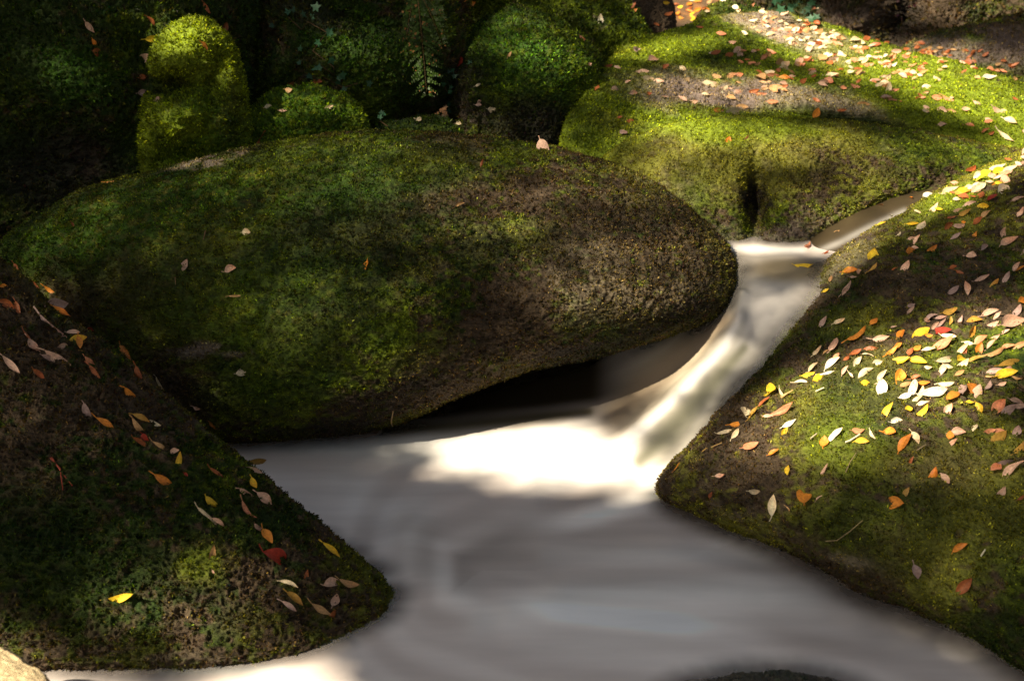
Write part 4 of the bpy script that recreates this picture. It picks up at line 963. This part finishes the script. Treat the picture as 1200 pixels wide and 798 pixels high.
# wording of each leaf's label: look first, then where it lies, then its rank among the leaves that read alike
NAMES = {l: b['name'] for l, b in BOULD.items()}
OB2LAB = {b['ob'].name: l for l, b in BOULD.items()}
SHORT = [('huge tilted', 'tilted boulder'), ('dark mossy boulder in the left', 'left foreground boulder'), ('broad mossy boulder on the right', 'right boulder'), ('broad sunlit', 'sunlit back slab'),
         ('low mossy rock face', 'rock face above the upper pool'), ('towering', 'towering dark boulder'), ('narrow upright', 'upright moss-capped rock'), ('sloping', 'ivy-draped boulder'), ('low rounded', 'low rounded mossy rock'),
         ('small dark mossy rock', 'small rock under the fern'), ('round boulder', 'round green-capped boulder'), ('green mossy', 'boulder behind the round one'), ('small olive', 'olive moss mound'), ('bare pink', 'bare grey boulder'), ('shaded', 'rock wall')]
def zone(sp):
    lab = OB2LAB.get(sp['ob'], ''); base = 'upper water'
    for a, b in SHORT:
        if lab.startswith(a): base = b
    if base == 'upper water': return 'the upper water'
    if base == 'right boulder':
        y = sp['y']
        return ("right boulder's sunny crest" if y < 262 and sp['x'] > 1020 else "right boulder's shaded slope" if y < 350 else "right boulder's middle slope" if y < 436 else "right boulder's sunlit belly" if y < 500 else "right boulder's low flank")
    if base == 'left foreground boulder':
        y = sp['y']
        return "left boulder's top edge" if y < 400 else "left boulder's upper slope" if y < 500 else "left boulder's middle slope" if y < 630 else "left boulder's lower slope"
    return 'the ' + base
def shape(sp):
    w = sp['w']; s = 'thin' if w < .26 else 'narrow' if w < .42 else 'oval' if w < .6 else 'broad'
    L_ = sp['l']; z = 'small ' if L_ < 11 else 'long ' if L_ > 21 else ''
    a = sp['a']; dr = ' upright' if 60 <= abs(a) <= 110 else ' tilted' if abs(a) >= 28 else ' level'
    return z + s + dr
groups = {}
for sp in SPOTS:
    sp['zone'] = zone(sp); sp['desc'] = (shape(sp), PAL[sp['k']][0]); groups.setdefault((sp['desc'], sp['zone']), []).append(sp)
ORD = ['leftmost', 'second from left', 'third from left', 'fourth from left', 'fifth from left', 'sixth from left', 'seventh from left', 'eighth from left']
NUM = ['', '', 'two', 'three', 'four', 'five', 'six', 'seven', 'eight', 'nine', 'ten', 'eleven', 'twelve']
for (d, z), L_ in groups.items():
    L_.sort(key=lambda s_: s_['x'])
    for i_, sp in enumerate(L_):
        if len(L_) == 1: sp['label'] = f'{d[0]} {d[1]} fallen leaf on {z}'
        else:
            o_ = 'rightmost' if i_ == len(L_) - 1 else ORD[min(i_, 7)]
            sp['label'] = f'{o_} of {NUM[len(L_)]} {d[0]} {d[1]} leaves on {z}'
for i_, sp in enumerate(SPOTS):
    V, F, C = leaf_mesh(sp['P'], sp['n'], sp['a'], sp['l'] * 1.1, sp['w'] * 1.05, PAL[sp['k']][1], 1500 + i_, lift=.0015 if sp['set'] == 'W' else .007)
    o_ = V.mean(0)
    ob = np_mesh('fallen_leaf', V - o_, F, MAT_LEAF, col=C); ob.location = o_
    if sp['set'] == 'W': tag(ob, sp['label'], 'leaf', 'leaves caught in the upper water')
    else: tag(ob, sp['label'], 'leaf', 'fallen leaves on the ' + ('right boulder' if 'right boulder' in sp['zone'] else 'left boulder' if 'left boulder' in sp['zone'] else 'rocks behind' if sp['set'] == 'B' else 'tilted boulder'))
print('leaves', len(SPOTS), 'litter', len(LITTER))
parts = [leaf_mesh(q['P'], q['n'], q['a'], q['l'], q['w'], PAL[q['k']][1], 9000 + i_, stalk=False, lift=.010) for i_, q in enumerate(LITTER)]
V, F = merge([(a, b) for a, b, c in parts]); C = np.concatenate([c for a, b, c in parts])
tag(np_mesh('leaf_litter', V, F, MAT_LEAF, col=C), 'litter of small pale and rusty leaves carpeting the back slab and rocks', 'leaf litter', kind='stuff')

# ------------------------------------------------------------------ twigs
for W_, rad, colr, label in TW:
    V, F = tube(W_, [rad * (1 - .4 * i_ / len(W_)) for i_ in range(len(W_))], 6); o_ = V.mean(0)
    ob = np_mesh('twig', V - o_, F, MAT_LEAF, col=np.tile(np.array(colr), (len(V), 1))); ob.location = o_
    tag(ob, label, 'twig', 'twigs lying on the boulders')

# ------------------------------------------------------------------ fern and ivy
def fern(px, py, d, label, lpx, ang0, nfr):
    root = bpy.data.objects.new('fern', None); COL.objects.link(root); b0 = at_depth(px, py, d); root.location = b0; tag(root, label, 'fern')
    right = np.array([1., 0, 0]); up = np.array([0, SP, CP]); fw = np.array([0, CP, -SP])
    L_ = lpx * d / FPX
    for k in range(nfr):
        a0 = ang0[k]; Lk = L_ * (1, .62, .5, .42)[k % 4]
        di = right * math.cos(R(a0)) + up * math.sin(R(a0)) - fw * .35; di = unit(di)
        pts = [b0 + di * Lk * t - np.array([0, 0, 1]) * Lk * .35 * t * t for t in np.linspace(0, 1, 22)]
        V, F = tube(pts, [.0022 * (1 - .8 * t) for t in np.linspace(0, 1, 22)], 5)
        fr = np_mesh('frond_stem', V - b0, F, MAT_MOSS, col=np.tile(np.array([.12, .08, .03]), (len(V), 1))); fr.parent = root
        Q, A, Nn, ln, wd = [], [], [], [], []
        side0 = unit(np.cross(di, -fw)); nrm = unit(np.cross(di, side0))
        for i_ in range(2, 22):
            t = i_ / 21; pl = Lk * .36 * math.sin(math.pi * min(1, .18 + .82 * (1 - t) * 1.05)) * (1 - .25 * t)
            for sgn in (-1, 1):
                pd = unit(side0 * sgn + di * rng.uniform(.25, .8) - np.array([0, 0, rng.uniform(.1, .5)]) - fw * rng.uniform(-.2, .3)); pl = pl * rng.uniform(.75, 1.1)
                m_ = max(4, int(pl / .010))
                for j_ in range(1, m_):
                    q = j_ / m_; bp = pts[i_] + pd * pl * q
                    for s2 in (-1, 1):
                        ax = unit(di * s2 * .9 + pd * .6); l2 = .028 * (1 - q * .8) * (1.1 - t * .5) * rng.uniform(.6, 1.25)
                        Q.append(bp + ax * l2 * .5); A.append(ax); Nn.append(unit(nrm + rng.normal(0, .2, 3))); ln.append(l2); wd.append(l2 * .75)
        V, F = leaf_quads(np.array(Q), np.array(A), np.array(Nn), np.array(ln), np.array(wd))
        c = np.array([.026, .050, .006]) * rng.uniform(.5, 1.6, (len(Q), 1)); c[rng.random(len(Q)) < .06] = [.2, .10, .03]
        o = np_mesh('frond', V - b0, F, MAT_MOSS, col=np.repeat(c, 4, 0), smooth=False); o.parent = root
fern(488, -14, 4.95, 'green drooping fern hanging over the ivy-draped boulder at top centre', 100, [-82, -58, -104, -40], 4)

def ivy(spots, label, lpx, seed_):
    r0 = np.random.default_rng(seed_)
    root = bpy.data.objects.new('ivy', None); COL.objects.link(root); b0 = spots[0][0]; root.location = b0; tag(root, label, 'ivy')
    V, F = tube([p + n * .02 for p, n in spots], [.0025] * len(spots), 5)
    o = np_mesh('stem', V - b0, F, MAT_MOSS, col=np.tile(np.array([.09, .06, .03]), (len(V), 1))); o.parent = root
    for p, n in spots:
        vr = unit(CAMP - p); dep = np.linalg.norm(CAMP - p)
        for _ in range(3):
            s_ = lpx * dep / FPX * r0.uniform(.7, 1.2); c = p + n * .03 + r0.normal(0, .03, 3); nn = unit(n + vr + r0.normal(0, .3, 3)); a = unit(np.cross(nn, r0.normal(0, 1, 3))); b = np.cross(nn, a)
            prof = [(0, 0), (.45, -.15), (.30, .18), (.62, .42), (.24, .48), (0, 1.0), (-.24, .48), (-.62, .42), (-.30, .18), (-.45, -.15)]
            V = np.array([c + a * q[0] * s_ + b * q[1] * s_ + nn * (.12 * s_ * abs(q[0])) for q in prof]); cc = c + b * .3 * s_
            V = np.concatenate([V, cc[None]]); F = np.array([(i_, (i_ + 1) % 10, 10) for i_ in range(10)])
            g = np.array([.025, .075, .035]) * r0.uniform(.7, 1.7)
            o = np_mesh('ivy_leaf', V - b0, F, MAT_LEAF, col=np.tile(g, (len(V), 1)), smooth=False); o.parent = root
for sp_, lab_, l_, sd_ in IVY: ivy(sp_, lab_, l_, sd_)
